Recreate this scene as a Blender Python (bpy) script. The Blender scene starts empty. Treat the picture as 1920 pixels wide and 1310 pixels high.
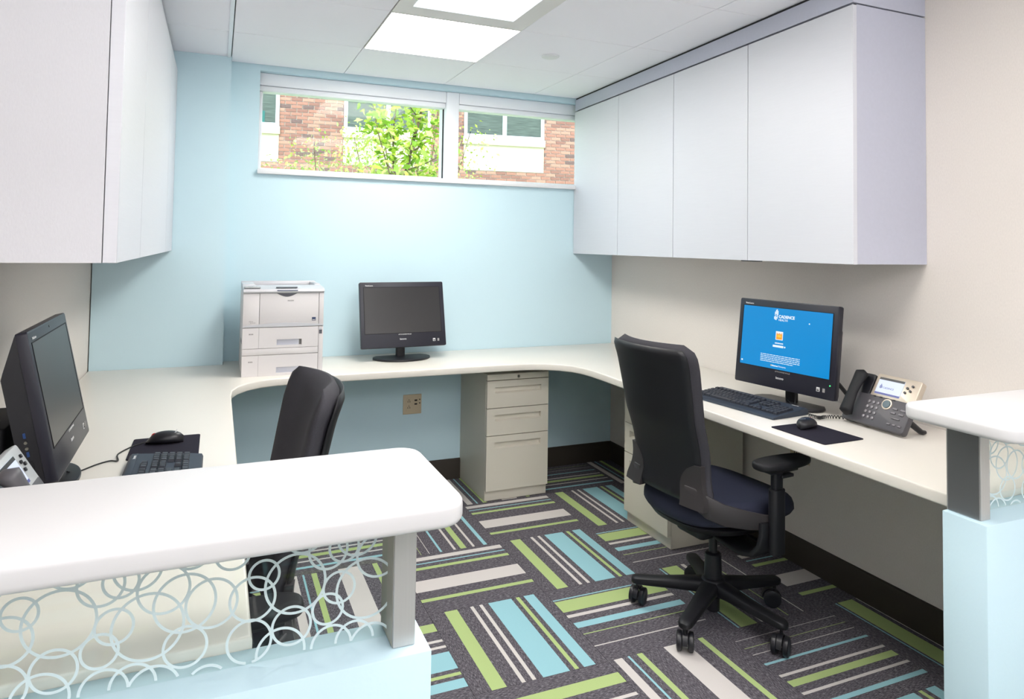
import bpy, bmesh, math, random
from mathutils import Vector, Matrix, Euler
random.seed(7)
PI = math.pi
R = math.radians
sc = bpy.context.scene
C = sc.collection

# ------------------------------------------------------------------ camera
cam_d = bpy.data.cameras.new('camera'); cam = bpy.data.objects.new('camera', cam_d); C.objects.link(cam)
yaw, pitch, roll = R(-22.985), R(2.189), R(0.858)
F0 = Vector((-math.sin(yaw), math.cos(yaw), 0)); R0 = Vector((math.cos(yaw), math.sin(yaw), 0)); U0 = Vector((0, 0, 1))
Fv = F0*math.cos(pitch) + U0*math.sin(pitch); Uv = -F0*math.sin(pitch) + U0*math.cos(pitch)
Rv = R0*math.cos(roll) + Uv*math.sin(roll); Uw = -R0*math.sin(roll) + Uv*math.cos(roll)
M = Matrix(((Rv.x, Uw.x, -Fv.x, -2.4772), (Rv.y, Uw.y, -Fv.y, -4.0863), (Rv.z, Uw.z, -Fv.z, 1.4328), (0, 0, 0, 1)))
cam.matrix_world = M
cam_d.sensor_fit = 'HORIZONTAL'; cam_d.sensor_width = 36; cam_d.lens = 1299.4/1920*36
cam_d.shift_y = (408.7-655)/1920
cam_d.clip_start = 0.05; cam_d.clip_end = 200
sc.camera = cam
# ------------------------------------------------------------------ world, sun, exposure
w = bpy.data.worlds.new('world'); sc.world = w; w.use_nodes = True
bg = w.node_tree.nodes['Background']; bg.inputs[0].default_value = (0.70, 0.86, 1.0, 1); bg.inputs[1].default_value = 1.6
sun_d = bpy.data.lights.new('sun', 'SUN'); sun_d.energy = 1.2; sun_d.angle = R(1.0); sun_d.color = (1, .95, .86)
sun = bpy.data.objects.new('sun', sun_d); C.objects.link(sun); sun.rotation_euler = Euler((R(48), 0, R(-28)))
sc.view_settings.view_transform = 'Standard'; sc.view_settings.look = 'None'
sc.view_settings.exposure = 1.06; sc.view_settings.gamma = 1.0; sc.view_settings.use_curve_mapping = False
fl_d = bpy.data.lights.new('front_fill_light', 'AREA'); fl_d.shape = 'RECTANGLE'; fl_d.size = 4.0; fl_d.size_y = 2.0; fl_d.energy = 17; fl_d.color = (.96, .98, 1.0)
fl = bpy.data.objects.new('front_fill_light', fl_d); C.objects.link(fl); fl.location = (-2.0, -8.8, 1.3); fl.rotation_euler = (R(90), 0, 0)   # unseen soft fill added behind the camera, stands for no known window
up_d = bpy.data.lights.new('ceiling_fill_light', 'AREA'); up_d.shape = 'RECTANGLE'; up_d.size = 2.4; up_d.size_y = 1.6; up_d.energy = 54; up_d.color = (.98, .98, 1.0)
up = bpy.data.objects.new('ceiling_fill_light', up_d); C.objects.link(up); up.location = (-1.7, -5.1, 1.6); up.rotation_euler = (R(180), 0, 0)   # unseen fill added to brighten the ceiling from below, no pendant here
LAMP = 12.0          # ceiling fixtures
CEIL = 2.416

# ------------------------------------------------------------------ materials
def s2l(c):
    return tuple((x/12.92 if x <= .04045 else ((x+.055)/1.055)**2.4) for x in (v/255 for v in c))
def mat(name, rgb, rough=.5, metal=0, spec=.5, emit=None, es=1, coat=0, var=None, bump=None, alpha=1, trans=0, ior=1.45):
    """var=(scale xyz, amount) multiplies the base colour by object-space noise; bump=(scale xyz, strength)."""
    m = bpy.data.materials.new(name); m.use_nodes = True
    nt = m.node_tree; b = nt.nodes['Principled BSDF']
    col = s2l(rgb) + (1,)
    b.inputs['Base Color'].default_value = col; b.inputs['Roughness'].default_value = rough
    b.inputs['Metallic'].default_value = metal; b.inputs['Specular IOR Level'].default_value = spec
    b.inputs['Coat Weight'].default_value = coat; b.inputs['Alpha'].default_value = alpha
    b.inputs['Transmission Weight'].default_value = trans; b.inputs['IOR'].default_value = ior
    if emit:
        b.inputs['Emission Color'].default_value = s2l(emit) + (1,); b.inputs['Emission Strength'].default_value = es
    def noise(scale, detail=3):
        tc = nt.nodes.new('ShaderNodeTexCoord'); mp = nt.nodes.new('ShaderNodeMapping'); n = nt.nodes.new('ShaderNodeTexNoise')
        mp.inputs['Scale'].default_value = scale; n.inputs['Scale'].default_value = 1; n.inputs['Detail'].default_value = detail
        nt.links.new(tc.outputs['Object'], mp.inputs[0]); nt.links.new(mp.outputs[0], n.inputs[0]); return n
    if var:
        n = noise(var[0]); r = nt.nodes.new('ShaderNodeMapRange')
        r.inputs[1].default_value = .3; r.inputs[2].default_value = .7
        r.inputs[3].default_value = 1-var[1]; r.inputs[4].default_value = 1+var[1]
        nt.links.new(n.outputs[0], r.inputs[0])
        mx = nt.nodes.new('ShaderNodeVectorMath'); mx.operation = 'SCALE'
        mx.inputs[0].default_value = col[:3]; nt.links.new(r.outputs[0], mx.inputs['Scale'])
        nt.links.new(mx.outputs[0], b.inputs['Base Color'])
    if bump:
        n = noise(bump[0], 2); bp = nt.nodes.new('ShaderNodeBump'); bp.inputs['Strength'].default_value = bump[1]
        bp.inputs['Distance'].default_value = .002
        nt.links.new(n.outputs[0], bp.inputs['Height']); nt.links.new(bp.outputs[0], b.inputs['Normal'])
    return m
m_blue = mat('blue_paint', (195, 220, 229), .55, spec=.3, bump=((120, 120, 120), .08))
m_paper = mat('wallpaper', (222, 215, 208), .6, spec=.25, var=((260, 260, 110), .03), bump=((300, 300, 120), .15))
m_white = mat('white_paint', (225, 226, 228), .5)
m_ceil = mat('ceiling_board', (246, 244, 250), .85, spec=.1, bump=((300, 300, 300), .12))
m_tee = mat('grid_metal', (176, 176, 180), .6)
m_reveal = mat('dark_reveal', (34, 34, 38), .7)
m_base = mat('rubber_base', (58, 52, 46), .45, spec=.4)
m_silver = mat('silver_laminate', (208, 209, 215), .5, metal=.15, spec=.5, var=((9, 9, 260), .012), bump=((30, 30, 400), .03))
m_silver_side = mat('silver_end_panel', (186, 188, 202), .42, metal=.1, var=((90, 90, 90), .015))
m_left_panel = mat('grey_wallcovering', (205, 205, 210), .6, spec=.2, var=((260, 260, 110), .014), bump=((300, 300, 120), .1))
m_solid = mat('solid_surface', (222, 217, 208), .28, spec=.5)
m_solid2 = mat('white_solid_surface', (205, 204, 204), .3, spec=.5)
m_cream = mat('cream_steel', (212, 206, 192), .42, spec=.4, bump=((500, 500, 500), .05))
m_steel = mat('brushed_steel', (186, 186, 184), .42, metal=.55, var=((400, 400, 6), .02))
m_steel_mid = mat('satin_steel', (168, 166, 156), .5, metal=.3)
m_steel_dark = mat('grey_steel', (120, 121, 122), .45, metal=.6)
m_lock = mat('lock_metal', (150, 148, 140), .3, metal=1)
m_fab = mat('charcoal_fabric', (56, 55, 60), .8, spec=.25, var=((420, 420, 420), .1), bump=((700, 700, 700), .3))
m_navy = mat('navy_seat_fabric', (36, 39, 56), .62, spec=.35, bump=((600, 600, 600), .15))
m_shell = mat('black_plastic_shell', (22, 22, 26), .48, spec=.4, bump=((400, 400, 400), .08))
m_grey_shell = mat('dark_grey_plastic', (52, 49, 50), .45, spec=.4)
m_blk = mat('black_plastic', (26, 26, 31), .38, spec=.5)
m_blk2 = mat('soft_black', (22, 22, 25), .6, spec=.35)
m_bezel = mat('monitor_bezel', (34, 34, 44), .35, spec=.5)
m_glassy = mat('dark_screen', (34, 33, 34), .28, spec=.6)
m_screen = mat('lit_screen_blue', (0, 20, 40), .3, emit=(0, 142, 214), es=.47)
m_scr_white = mat('screen_white', (20, 20, 20), .5, emit=(235, 245, 255), es=.5)
m_scr_org = mat('screen_orange', (20, 20, 20), .5, emit=(250, 160, 30), es=.5)
m_scr_yel = mat('screen_yellow', (20, 20, 20), .5, emit=(250, 205, 70), es=.5)
m_led = mat('green_led', (10, 60, 20), .4, emit=(60, 255, 110), es=2.0)
m_print = mat('white_print', (215, 215, 215), .5)
m_grey_print = mat('grey_print', (140, 138, 136), .5)
m_navy_print = mat('navy_print', (40, 56, 90), .5)
m_mouse_pad = mat('mouse_pad_cloth', (38, 36, 46), .85, spec=.15, bump=((900, 900, 900), .2))
m_key = mat('key_plastic', (40, 43, 52), .42, spec=.5)
m_kbase = mat('keyboard_plastic', (46, 54, 66), .5, spec=.4)
m_red = mat('red_plastic', (190, 36, 40), .45)
m_cable = mat('black_cable', (24, 24, 26), .5)
m_prn = mat('printer_white', (216, 212, 212), .45, spec=.4)
m_prn_top = mat('printer_silver', (196, 196, 200), .35, metal=.25)
m_prn_dark = mat('printer_dark', (84, 84, 92), .4)
m_prn_grip = mat('printer_grip', (196, 198, 208), .5)
m_phone = mat('phone_grey', (78, 76, 80), .42, spec=.45)
m_phone_sil = mat('phone_silver', (196, 184, 168), .33, metal=.35)
m_phone_lcd = mat('phone_lcd', (120, 125, 140), .4, emit=(205, 215, 240), es=.4)
m_phone_lcd_bar = mat('phone_lcd_bar', (30, 30, 60), .4, emit=(90, 100, 170), es=.35)
m_phone_key = mat('phone_key', (112, 108, 112), .35, metal=.3)
m_phone_pale = mat('phone_pale_plastic', (172, 176, 178), .4)
m_outlet = mat('beige_outlet', (196, 180, 152), .45)
m_slot = mat('outlet_slot', (38, 30, 26), .6)
m_frame = mat('window_white', (238, 241, 246), .4)
m_lens = mat('lit_lens', (240, 240, 240), .5, emit=(255, 252, 246), es=LAMP)
m_lens2 = mat('soft_lens', (235, 240, 245), .5, emit=(236, 243, 255), es=.40)
m_lens3 = mat('lobby_lens', (240, 240, 240), .5, emit=(255, 250, 244), es=4.0)
m_fix = mat('fixture_white', (222, 218, 216), .4)
m_brickm = [mat('brick_red', (172, 122, 106), .85, var=((60, 60, 60), .12)), mat('brick_dark_red', (152, 108, 96), .85, var=((60, 60, 60), .12)),
            mat('brick_pale_red', (186, 140, 122), .85, var=((60, 60, 60), .12)), mat('brick_brown', (122, 96, 92), .85, var=((60, 60, 60), .12))]
m_mortar = mat('mortar', (238, 228, 214), .9)
m_stone = mat('limestone', (214, 202, 178), .85, var=((5, 5, 5), .04))
m_pane_out = mat('far_pane', (92, 100, 92), .3, spec=.4, var=((4, 4, 60), .35))
m_teal_shade = mat('teal_blind', (50, 110, 104), .5)
m_leaf = [mat('leaf_yellow_green', (176, 200, 60), .5), mat('leaf_green', (140, 178, 56), .5), mat('leaf_pale', (205, 216, 110), .5)]
m_leaf_small = mat('small_leaf', (172, 196, 110), .55)
m_bark = mat('bark', (112, 92, 74), .9, var=((30, 30, 8), .2))
m_grass = mat('lawn', (150, 170, 96), .9, var=((3, 3, 3), .15))
def glass_mat(name, tint, refl=.08):
    m = bpy.data.materials.new(name); m.use_nodes = True; nt = m.node_tree
    for n in list(nt.nodes): nt.nodes.remove(n)
    o = nt.nodes.new('ShaderNodeOutputMaterial'); t = nt.nodes.new('ShaderNodeBsdfTransparent'); g = nt.nodes.new('ShaderNodeBsdfGlossy')
    t.inputs[0].default_value = tint + (1,); g.inputs['Roughness'].default_value = .02
    mx = nt.nodes.new('ShaderNodeMixShader'); lw = nt.nodes.new('ShaderNodeLayerWeight'); lw.inputs[0].default_value = .5
    pw = nt.nodes.new('ShaderNodeMath'); pw.operation = 'POWER'; pw.inputs[1].default_value = 4.5; nt.links.new(lw.outputs['Facing'], pw.inputs[0])
    fr = nt.nodes.new('ShaderNodeMath'); fr.operation = 'MULTIPLY_ADD'; fr.inputs[1].default_value = .5*refl/.08; fr.inputs[2].default_value = .3*refl; nt.links.new(pw.outputs[0], fr.inputs[0])
    nt.links.new(fr.outputs[0], mx.inputs[0]); nt.links.new(t.outputs[0], mx.inputs[1]); nt.links.new(g.outputs[0], mx.inputs[2])
    nt.links.new(mx.outputs[0], o.inputs[0]); return m
m_glass = glass_mat('window_glass', (.97, .99, .98), .02)
m_glass2 = glass_mat('clear_glass', (.96, .985, .98))
m_frost = mat('frosted_ring', (200, 216, 218), .6)
m_glass_edge = mat('glass_edge', (120, 165, 160), .2, alpha=.7)
def carpet_base():
    m = mat('carpet_dark', (84, 78, 80), .95, spec=.1); nt = m.node_tree; b = nt.nodes['Principled BSDF']
    tc = nt.nodes.new('ShaderNodeTexCoord'); mp = nt.nodes.new('ShaderNodeMapping'); mp.inputs['Scale'].default_value = (210, 34, 1)
    n = nt.nodes.new('ShaderNodeTexNoise'); n.inputs['Scale'].default_value = 1; n.inputs['Detail'].default_value = 4; n.inputs['Roughness'].default_value = .7
    cr = nt.nodes.new('ShaderNodeValToRGB'); e = cr.color_ramp.elements
    e[0].position = .34; e[0].color = s2l((54, 51, 56)) + (1,); e[1].position = .68; e[1].color = s2l((142, 138, 144)) + (1,)
    mid = cr.color_ramp.elements.new(.5); mid.color = s2l((88, 84, 90)) + (1,)
    nt.links.new(tc.outputs['Object'], mp.inputs[0]); nt.links.new(mp.outputs[0], n.inputs[0]); nt.links.new(n.outputs[0], cr.inputs[0])
    nt.links.new(cr.outputs[0], b.inputs['Base Color'])
    bp = nt.nodes.new('ShaderNodeBump'); bp.inputs['Strength'].default_value = .35; bp.inputs['Distance'].default_value = .003
    nt.links.new(n.outputs[0], bp.inputs['Height']); nt.links.new(bp.outputs[0], b.inputs['Normal']); return m
m_carpet = carpet_base()
m_c_green = mat('carpet_green', (168, 186, 126), .95, spec=.08, var=((300, 300, 300), .09))
m_c_teal = mat('carpet_teal', (146, 190, 198), .95, spec=.08, var=((300, 300, 300), .08))
m_c_grey = mat('carpet_grey', (200, 194, 190), .95, spec=.08, var=((300, 300, 300), .07))

# ------------------------------------------------------------------ mesh helpers
def rot(rx=0, ry=0, rz=0): return Euler((R(rx), R(ry), R(rz))).to_matrix().to_4x4()
def box(bm, x0, x1, y0, y1, z0, z1, bev=0, seg=2, mi=0, mtx=None):
    r = bmesh.ops.create_cube(bm, size=1)
    vs = r['verts']
    for v in vs:
        v.co = Vector(((x0+x1)/2+v.co.x*(x1-x0), (y0+y1)/2+v.co.y*(y1-y0), (z0+z1)/2+v.co.z*(z1-z0)))
    fs = {f for v in vs for f in v.link_faces}
    for f in fs: f.material_index = mi
    if bev > 0:
        es = list({e for v in vs for e in v.link_edges})
        r2 = bmesh.ops.bevel(bm, geom=es, offset=bev, segments=seg, affect='EDGES', profile=.5)
        vs = list({v for f in r2['faces'] for v in f.verts} | {v for v in vs if v.is_valid})
        for f in r2['faces']: f.material_index = mi
    if mtx is not None:
        for v in vs: v.co = mtx @ v.co
    return vs
def ring_pts(c, ax, r, n, up=None):
    ax = ax.normalized(); a = up if up else (Vector((0, 0, 1)) if abs(ax.z) < .9 else Vector((1, 0, 0)))
    u = ax.cross(a).normalized(); v = ax.cross(u)
    return [c + u*(r*math.cos(2*PI*k/n)) + v*(r*math.sin(2*PI*k/n)) for k in range(n)]
def loft(bm, rings, caps=True, mi=0, closed=True):
    vr = [[bm.verts.new(p) for p in ring] for ring in rings]
    n = len(vr[0])
    for a, b in zip(vr, vr[1:]):
        for k in range(n if closed else n-1):
            try:
                f = bm.faces.new((a[k], a[(k+1) % n], b[(k+1) % n], b[k])); f.material_index = mi
            except ValueError: pass
    if caps and closed:
        for q in (vr[0][::-1], vr[-1]):
            try: bm.faces.new(q).material_index = mi
            except ValueError: pass
    return vr
def tube(bm, pts, r, n=10, mi=0):
    pts = [Vector(p) for p in pts]; rs = r if isinstance(r, (list, tuple)) else [r]*len(pts)
    rings = []
    for i, p in enumerate(pts):
        d = (pts[min(i+1, len(pts)-1)] - pts[max(i-1, 0)])
        rings.append(ring_pts(p, d, rs[i], n))
    loft(bm, rings, mi=mi)
def lathe(bm, prof, n=24, cx=0, cy=0, mi=0):
    loft(bm, [[Vector((cx+r*math.cos(2*PI*k/n), cy+r*math.sin(2*PI*k/n), z)) for k in range(n)] for r, z in prof], mi=mi)
def prism(bm, pts, z0, z1, bev=0, seg=3, mi=0, mtx=None):
    """outline pts (x,y) extruded z0..z1, top and bottom edges rounded by bev"""
    def off(d):
        n = len(pts); o = []
        area = sum(pts[i][0]*pts[(i+1) % n][1]-pts[(i+1) % n][0]*pts[i][1] for i in range(n))
        sg = 1 if area > 0 else -1
        for i in range(n):
            p0, p1, p2 = Vector(pts[i-1][:2]), Vector(pts[i][:2]), Vector(pts[(i+1) % n][:2])
            a = (p1-p0); b = (p2-p1)
            if a.length < 1e-9 or b.length < 1e-9: o.append(p1); continue
            na = Vector((-a.y, a.x)).normalized()*sg; nb = Vector((-b.y, b.x)).normalized()*sg
            m_ = na+nb
            if m_.length < 1e-6: m_ = na
            m_ = m_.normalized(); c_ = max(.3, m_.dot(na)); o.append(p1 + m_*(d/c_))
        return o
    lv = []
    if bev > 0:
        for k in range(seg+1):
            t = PI/2*k/seg; lv.append((bev*(1-math.sin(t)), z0+bev*(1-math.cos(t))))
        for k in range(seg+1):
            t = PI/2*k/seg; lv.append((bev*(1-math.cos(t)), z1-bev*(1-math.sin(t))))
    else: lv = [(0, z0), (0, z1)]
    rings = [[Vector((p.x, p.y, z)) for p in off(d)] for d, z in lv]
    if mtx is not None: rings = [[mtx @ p for p in r_] for r_ in rings]
    loft(bm, rings, mi=mi)
def rrect(x0, x1, y0, y1, r, n=6):
    p = []
    for cx, cy, a in ((x1-r, y1-r, 0), (x0+r, y1-r, 90), (x0+r, y0+r, 180), (x1-r, y0+r, 270)):
        for k in range(n+1):
            t = R(a+90*k/n); p.append((cx+r*math.cos(t), cy+r*math.sin(t)))
    return p
def finish(bm, name, mats, sharp=38):
    bmesh.ops.remove_doubles(bm, verts=bm.verts, dist=1e-5)
    bmesh.ops.recalc_face_normals(bm, faces=bm.faces)
    for f in bm.faces: f.smooth = True
    ca = R(sharp)
    for e in bm.edges:
        if len(e.link_faces) == 2 and e.calc_face_angle(0) > ca: e.smooth = False
    me = bpy.data.meshes.new(name); bm.to_mesh(me); bm.free()
    for m_ in (mats if isinstance(mats, (list, tuple)) else [mats]): me.materials.append(m_)
    return me
def obj(name, bm, mats, parent=None, loc=None, rotz=0, sharp=38, mtx=None):
    me = bm if isinstance(bm, bpy.types.Mesh) else finish(bm, name, mats, sharp)
    o = bpy.data.objects.new(name, me); C.objects.link(o)
    if parent: o.parent = parent
    if loc: o.location = loc
    if rotz: o.rotation_euler = (0, 0, rotz)
    if mtx is not None: o.matrix_local = mtx
    return o
def tag(o, label, cat, group=None):
    o['label'] = label; o['category'] = cat
    if group: o['group'] = group
    return o
def thing(name, label, cat, loc=(0, 0, 0), rotz=0, group=None):
    o = bpy.data.objects.new(name, None); C.objects.link(o); o.location = loc; o.rotation_euler = (0, 0, rotz)
    return tag(o, label, cat, group)
def struct(name, bm, m, parent=None, **k):
    o = obj(name, bm, m, parent, **k)
    if not parent: o['kind'] = 'structure'
    return o
def nb(): return bmesh.new()
def bx(*a, **k):
    b = nb(); box(b, *a, **k); return b
def tree_copy(o, parent=None):
    c = o.copy(); C.objects.link(c)
    if parent: c.parent = parent
    for ch in list(o.children): tree_copy(ch, c)
    return c
def text_mesh(s, size, m, parent, mtx, name='lettering', bold=0.0, ext=.0003, align='LEFT'):
    cu = bpy.data.curves.new('t', 'FONT'); cu.body = s; cu.size = size; cu.extrude = ext; cu.offset = bold; cu.align_x = align; cu.resolution_u = 3
    t = bpy.data.objects.new('t', cu); C.objects.link(t)
    me = bpy.data.meshes.new_from_object(t.evaluated_get(bpy.context.evaluated_depsgraph_get()))
    bpy.data.objects.remove(t); me.materials.clear(); me.materials.append(m)
    o = bpy.data.objects.new(name, me); C.objects.link(o); o.parent = parent; o.matrix_local = mtx
    return o
FACE = Matrix.Rotation(PI/2, 4, 'X')       # lays text (xy plane) on a plane facing -y

# ------------------------------------------------------------------ room shell
# floor: slab plus carpet tiles
floor = struct('floor', bx(-4.3, .32, -9.0, .3, -.16, -.008), m_reveal)
XS = [-1.193+.4925*i for i in range(-6, 4)]; XI = list(range(-6, 4))
YS = {-2: .055, -1: -.441, 0: -.947, 1: -1.4555, 2: -1.968, 3: -2.481}
for j in range(4, 17): YS[j] = YS[j-1]-.508
G, T_, W_ = 1, 2, 3
DES = {
 'P': [(.126, .232, G), (.341, .370, W_), (.419, .447, W_), (.498, .700, T_), (.740, .772, G), (.811, .902, T_)],
 'Q': [(.044, .111, W_), (.156, .173, T_), (.232, .278, G), (.463, .650, W_), (.766, .812, G)],
 'R': [(.152, .166, T_), (.182, .342, G), (.386, .424, W_), (.499, .570, T_), (.650, .659, G), (.808, .819, W_)],
 'S': [(.132, .137, W_), (.226, .231, G), (.305, .311, W_), (.412, .434, T_), (.547, .571, W_), (.617, .676, G), (.738, .762, W_), (.850, .888, T_)],
}
def tile_mesh(key):
    bm = nb(); g = .0015
    cuts = [0+g]; mi = []
    for a, b_, c_ in DES[key]:
        cuts += [a, b_]; mi += [0, c_]
    cuts.append(1-g); mi.append(0)
    top = [[bm.verts.new((u, g, 0)), bm.verts.new((u, 1-g, 0))] for u in cuts]
    for k in range(len(cuts)-1):
        f = bm.faces.new((top[k][0], top[k+1][0], top[k+1][1], top[k][1])); f.material_index = mi[k]
    z = -.008
    lo = [bm.verts.new(p) for p in ((g, g, z), (1-g, g, z), (1-g, 1-g, z), (g, 1-g, z))]
    bm.faces.new((top[0][0], top[0][1], lo[3], lo[0])); bm.faces.new((top[-1][1], top[-1][0], lo[1], lo[2]))
    bm.faces.new([t[0] for t in top][::-1] + [lo[0], lo[1]]); bm.faces.new([t[1] for t in top] + [lo[2], lo[3]])
    me = bpy.data.meshes.new('carpet_tile_'+key.lower()); bm.normal_update(); bm.to_mesh(me); bm.free()
    for m_ in (m_carpet, m_c_green, m_c_teal, m_c_grey): me.materials.append(m_)
    return me
TM = {k: tile_mesh(k) for k in DES}
LAY = {(0, 0): 'P', (-1, 1): 'P', (1, -1): 'P', (-2, 1): 'P', (-1, 2): 'P', (1, 3): 'P', (0, -1): 'Q', (-1, 0): 'Q', (2, 1): 'Q', (0, 2): 'Q', (0, -2): 'Q',
       (2, -2): 'Q', (-2, 0): 'Q', (1, 0): 'R', (0, 1): 'R', (1, 1): 'R', (2, 2): 'R', (1, 2): 'S', (-1, -1): 'S', (1, -2): 'S', (2, 0): 'S', (-2, -1): 'S',
       (2, -1): 'P', (-1, -2): 'R', (0, 3): 'S', (-1, 3): 'Q', (2, 3): 'Q', (-2, 2): 'S', (-3, 1): 'S'}
for i, x in zip(XI, XS):
    for j in range(-2, 16):
        if x > .3 or x < -4.2: continue
        key = LAY.get((i, j), 'PSQR'[(i*3+j*2+(i*j) % 3) % 4])
        o = bpy.data.objects.new('carpet_tile', TM[key]); C.objects.link(o); o.parent = floor
        ty = YS[j]-YS[j+1]; tx = .4925
        if (i+j) % 2 == 0:
            o.location = (x, YS[j+1], 0); o.scale = (tx, ty, 1)
        else:
            o.rotation_euler = (0, 0, -PI/2); o.location = (x, YS[j], 0); o.scale = (ty, tx, 1)

# walls
WX0, WX1, WZ0, WZ1 = -2.283, -.12, 1.805, 2.384
b = nb()
box(b, -3.3, WX0, 0, .30, -.1, 2.5); box(b, WX1, .3, 0, .30, -.1, 2.5)
box(b, WX0, WX1, 0, .30, -.1, WZ0); box(b, WX0, WX1, 0, .30, WZ1, 2.5)
struct('wall_back', b, m_blue)
struct('trim_1', bx(-3.045, -2.434, -.1035, .0, 0, CEIL+.03), m_blue)
struct('wall_right', bx(0, .3, -9.0, 0, -.1, 2.5), m_paper)
struct('wall_left', bx(-3.35, -3.05, -2.84, .0, -.1, 2.5), m_paper)
b = nb(); box(b, -4.3, -4.2, -9.0, -2.84, -.1, 2.5); box(b, -4.3, -3.35, -2.94, -2.84, -.1, 2.5)
struct('wall_lobby', b, m_paper)
struct('wall_rear', bx(-4.3, .3, -9.1, -9.0, -.1, 2.5), m_white)
def baseboard(name, x0, x1, y0, y1, side):
    b = nb(); h = .122
    if side == 'back':
        prof = [(y1, 0), (y0, 0), (y0, .105), (y0+.003, .118), (y0+.008, h), (y1, h)]
        loft(b, [[Vector((x, p, z)) for p, z in prof] for x in (x0, x1)])
    else:
        s = 1 if side == 'right' else -1
        a, c_ = (x1, x0) if s > 0 else (x0, x1)     # a at the wall, c_ room side
        prof = [(a, 0), (c_, 0), (c_, .105), (c_+s*.003, .118), (c_+s*.008, h), (a, h)]
        loft(b, [[Vector((p, y, z)) for p, z in prof] for y in (y0, y1)])
    struct(name, b, m_base)
baseboard('baseboard_back', -2.434, -.013, -.013, -.0005, 'back')
baseboard('baseboard_right', -.013, -.0005, -2.84, -.0005, 'right')
baseboard('baseboard_left', -3.0495, -3.037, -2.84, -.104, 'left')

# ceiling: slab, boards, grid
ceil = struct('ceiling', bx(-4.3, .3, -9.0, 0, CEIL+.012, CEIL+.12), m_tee)
GX = [-2.4357+.6096*k for k in range(-3, 5)]; GY = [-.5901-.6096*k for k in range(-1, 14)]
lights_at = {(1, 0), (1, 1), (1, 3), (1, 7), (3, 7), (-1, 7), (1, 10)}
lens_rows = []
board_cache = {}
for a in range(-3, 4):
    for q in range(-1, 13):
        x0, x1 = -2.4357+.6096*a, -2.4357+.6096*(a+1); y1, y0 = -.5901-.6096*q, -.5901-.6096*(q+1)
        x1 = min(x1, -.004); x0 = max(x0, -4.2); y1 = min(y1, -.002)
        y0b, y1b = y0, y1
        if a == -1: x1 -= .018; x0 = max(x0, -3.048) if y0 > -2.6 else x0
        if a < -1 and y1 > -2.5: continue
        if x1-x0 < .05: continue
        if (a, q) in lights_at: lens_rows.append((a, q, x0, x1, y0, y1)); continue
        kx, ky = round(x1-x0, 3), round(y1-y0, 3)
        if (kx, ky) not in board_cache:
            board_cache[(kx, ky)] = finish(bx(.0018, kx-.0018, .0018, ky-.0018, 0, .014, bev=.0015, seg=1), 'ceiling_board', m_ceil)
        obj('ceiling_panel', board_cache[(kx, ky)], None, ceil, loc=(x0, y0, CEIL))
# linear slot beside the left boards
obj('slot_track', bx(-2.4555, -2.4385, -6.0, -.104, CEIL-.004, CEIL+.013), m_frame, ceil)
obj('slot_gap', bx(-2.4385, -2.4355, -6.0, -.002, CEIL+.002, CEIL+.013), m_reveal, ceil)
for a, q, x0, x1, y0, y1 in lens_rows:
    soft = (a, q) == (1, 1); dim = q > 3
    lab = {(1, 3): 'square ceiling light above the two reception counters', (1, 0): 'bright square ceiling light panel nearest the clerestory window', (1, 1): 'recessed square ceiling light with wide white border beside the bright panel'}.get((a, q), 'square ceiling light panel over the reception lobby')
    t = thing('ceiling_light', lab, 'ceiling light', ((x0+x1)/2, (y0+y1)/2, CEIL), group='ceiling lights')
    hx, hy = (x1-x0)/2-.002, (y1-y0)/2-.002
    b = nb()
    ins = .004 if not soft else .075
    outer = [(-hx, -hy), (hx, -hy), (hx, hy), (-hx, hy)]; zi = .0105
    inner = [(-hx+ins, -hy+ins), (hx-ins, -hy+ins), (hx-ins, hy-ins), (-hx+ins, hy-ins)]
    loft(b, [[Vector((x, y, .012)) for x, y in outer], [Vector((x, y, -.002)) for x, y in outer],
             [Vector((x*.985, y*.985, -.003)) for x, y in outer], [Vector((x, y, zi)) for x, y in inner]], caps=False)
    obj('light_frame', b, m_fix, t, sharp=20)
    obj('diffuser', bx(-hx+ins, hx-ins, -hy+ins, hy-ins, zi-.003, zi), m_lens2 if soft else (m_lens3 if dim else m_lens), t)
b = nb(); lathe(b, [(.0, -.008), (.04, -.008), (.046, -.005), (.047, 0), (.0, 0)], 28)
obj_det = obj('smoke_detector', b, m_white); obj_det.location = (-.91, -.871, CEIL-.001)
tag(obj_det, 'small round white sprinkler cover disc on the ceiling between light panel and wall cabinets', 'ceiling disc')

# window 1
win = struct('window_1', bx(WX0+.004, WX1-.004, .16, .20, WZ0+.004, WZ0+.05), m_frame)
def wbox(name, x0, x1, y0, y1, z0, z1, m=m_frame, bev=.003): return obj(name, bx(x0, x1, y0, y1, z0, z1, bev=bev), m, win)
wbox('head_panel', WX0+.001, -1.182, .05, .20, 2.315, WZ1-.001); wbox('head_panel', -1.096, WX1-.001, .05, .20, 2.315, WZ1-.001)
wbox('window_frame', WX0+.001, -1.182, .065, .14, 2.283, 2.313); wbox('window_frame', -1.096, WX1-.001, .065, .14, 2.283, 2.313)
wbox('mullion', -1.18, -1.098, .045, .20, WZ0+.025, WZ1-.001)
wbox('gasket', -1.1855, -1.1805, .10, .115, WZ0+.03, 2.282, m_reveal, 0)
wbox('jamb', WX0+.001, WX0+.02, .08, .16, WZ0+.025, 2.282); wbox('jamb', WX1-.03, WX1-.001, .08, .16, WZ0+.025, 2.282)
wbox('window_pane', WX0+.02, -1.186, .106, .110, WZ0+.03, 2.283, m_glass, 0); wbox('window_pane', -1.098, WX1-.03, .106, .110, WZ0+.03, 2.283, m_glass, 0)
wbox('window_sill', WX0-.003, WX1+.003, -.028, .16, WZ0, WZ0+.026, m_white, .003)

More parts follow.
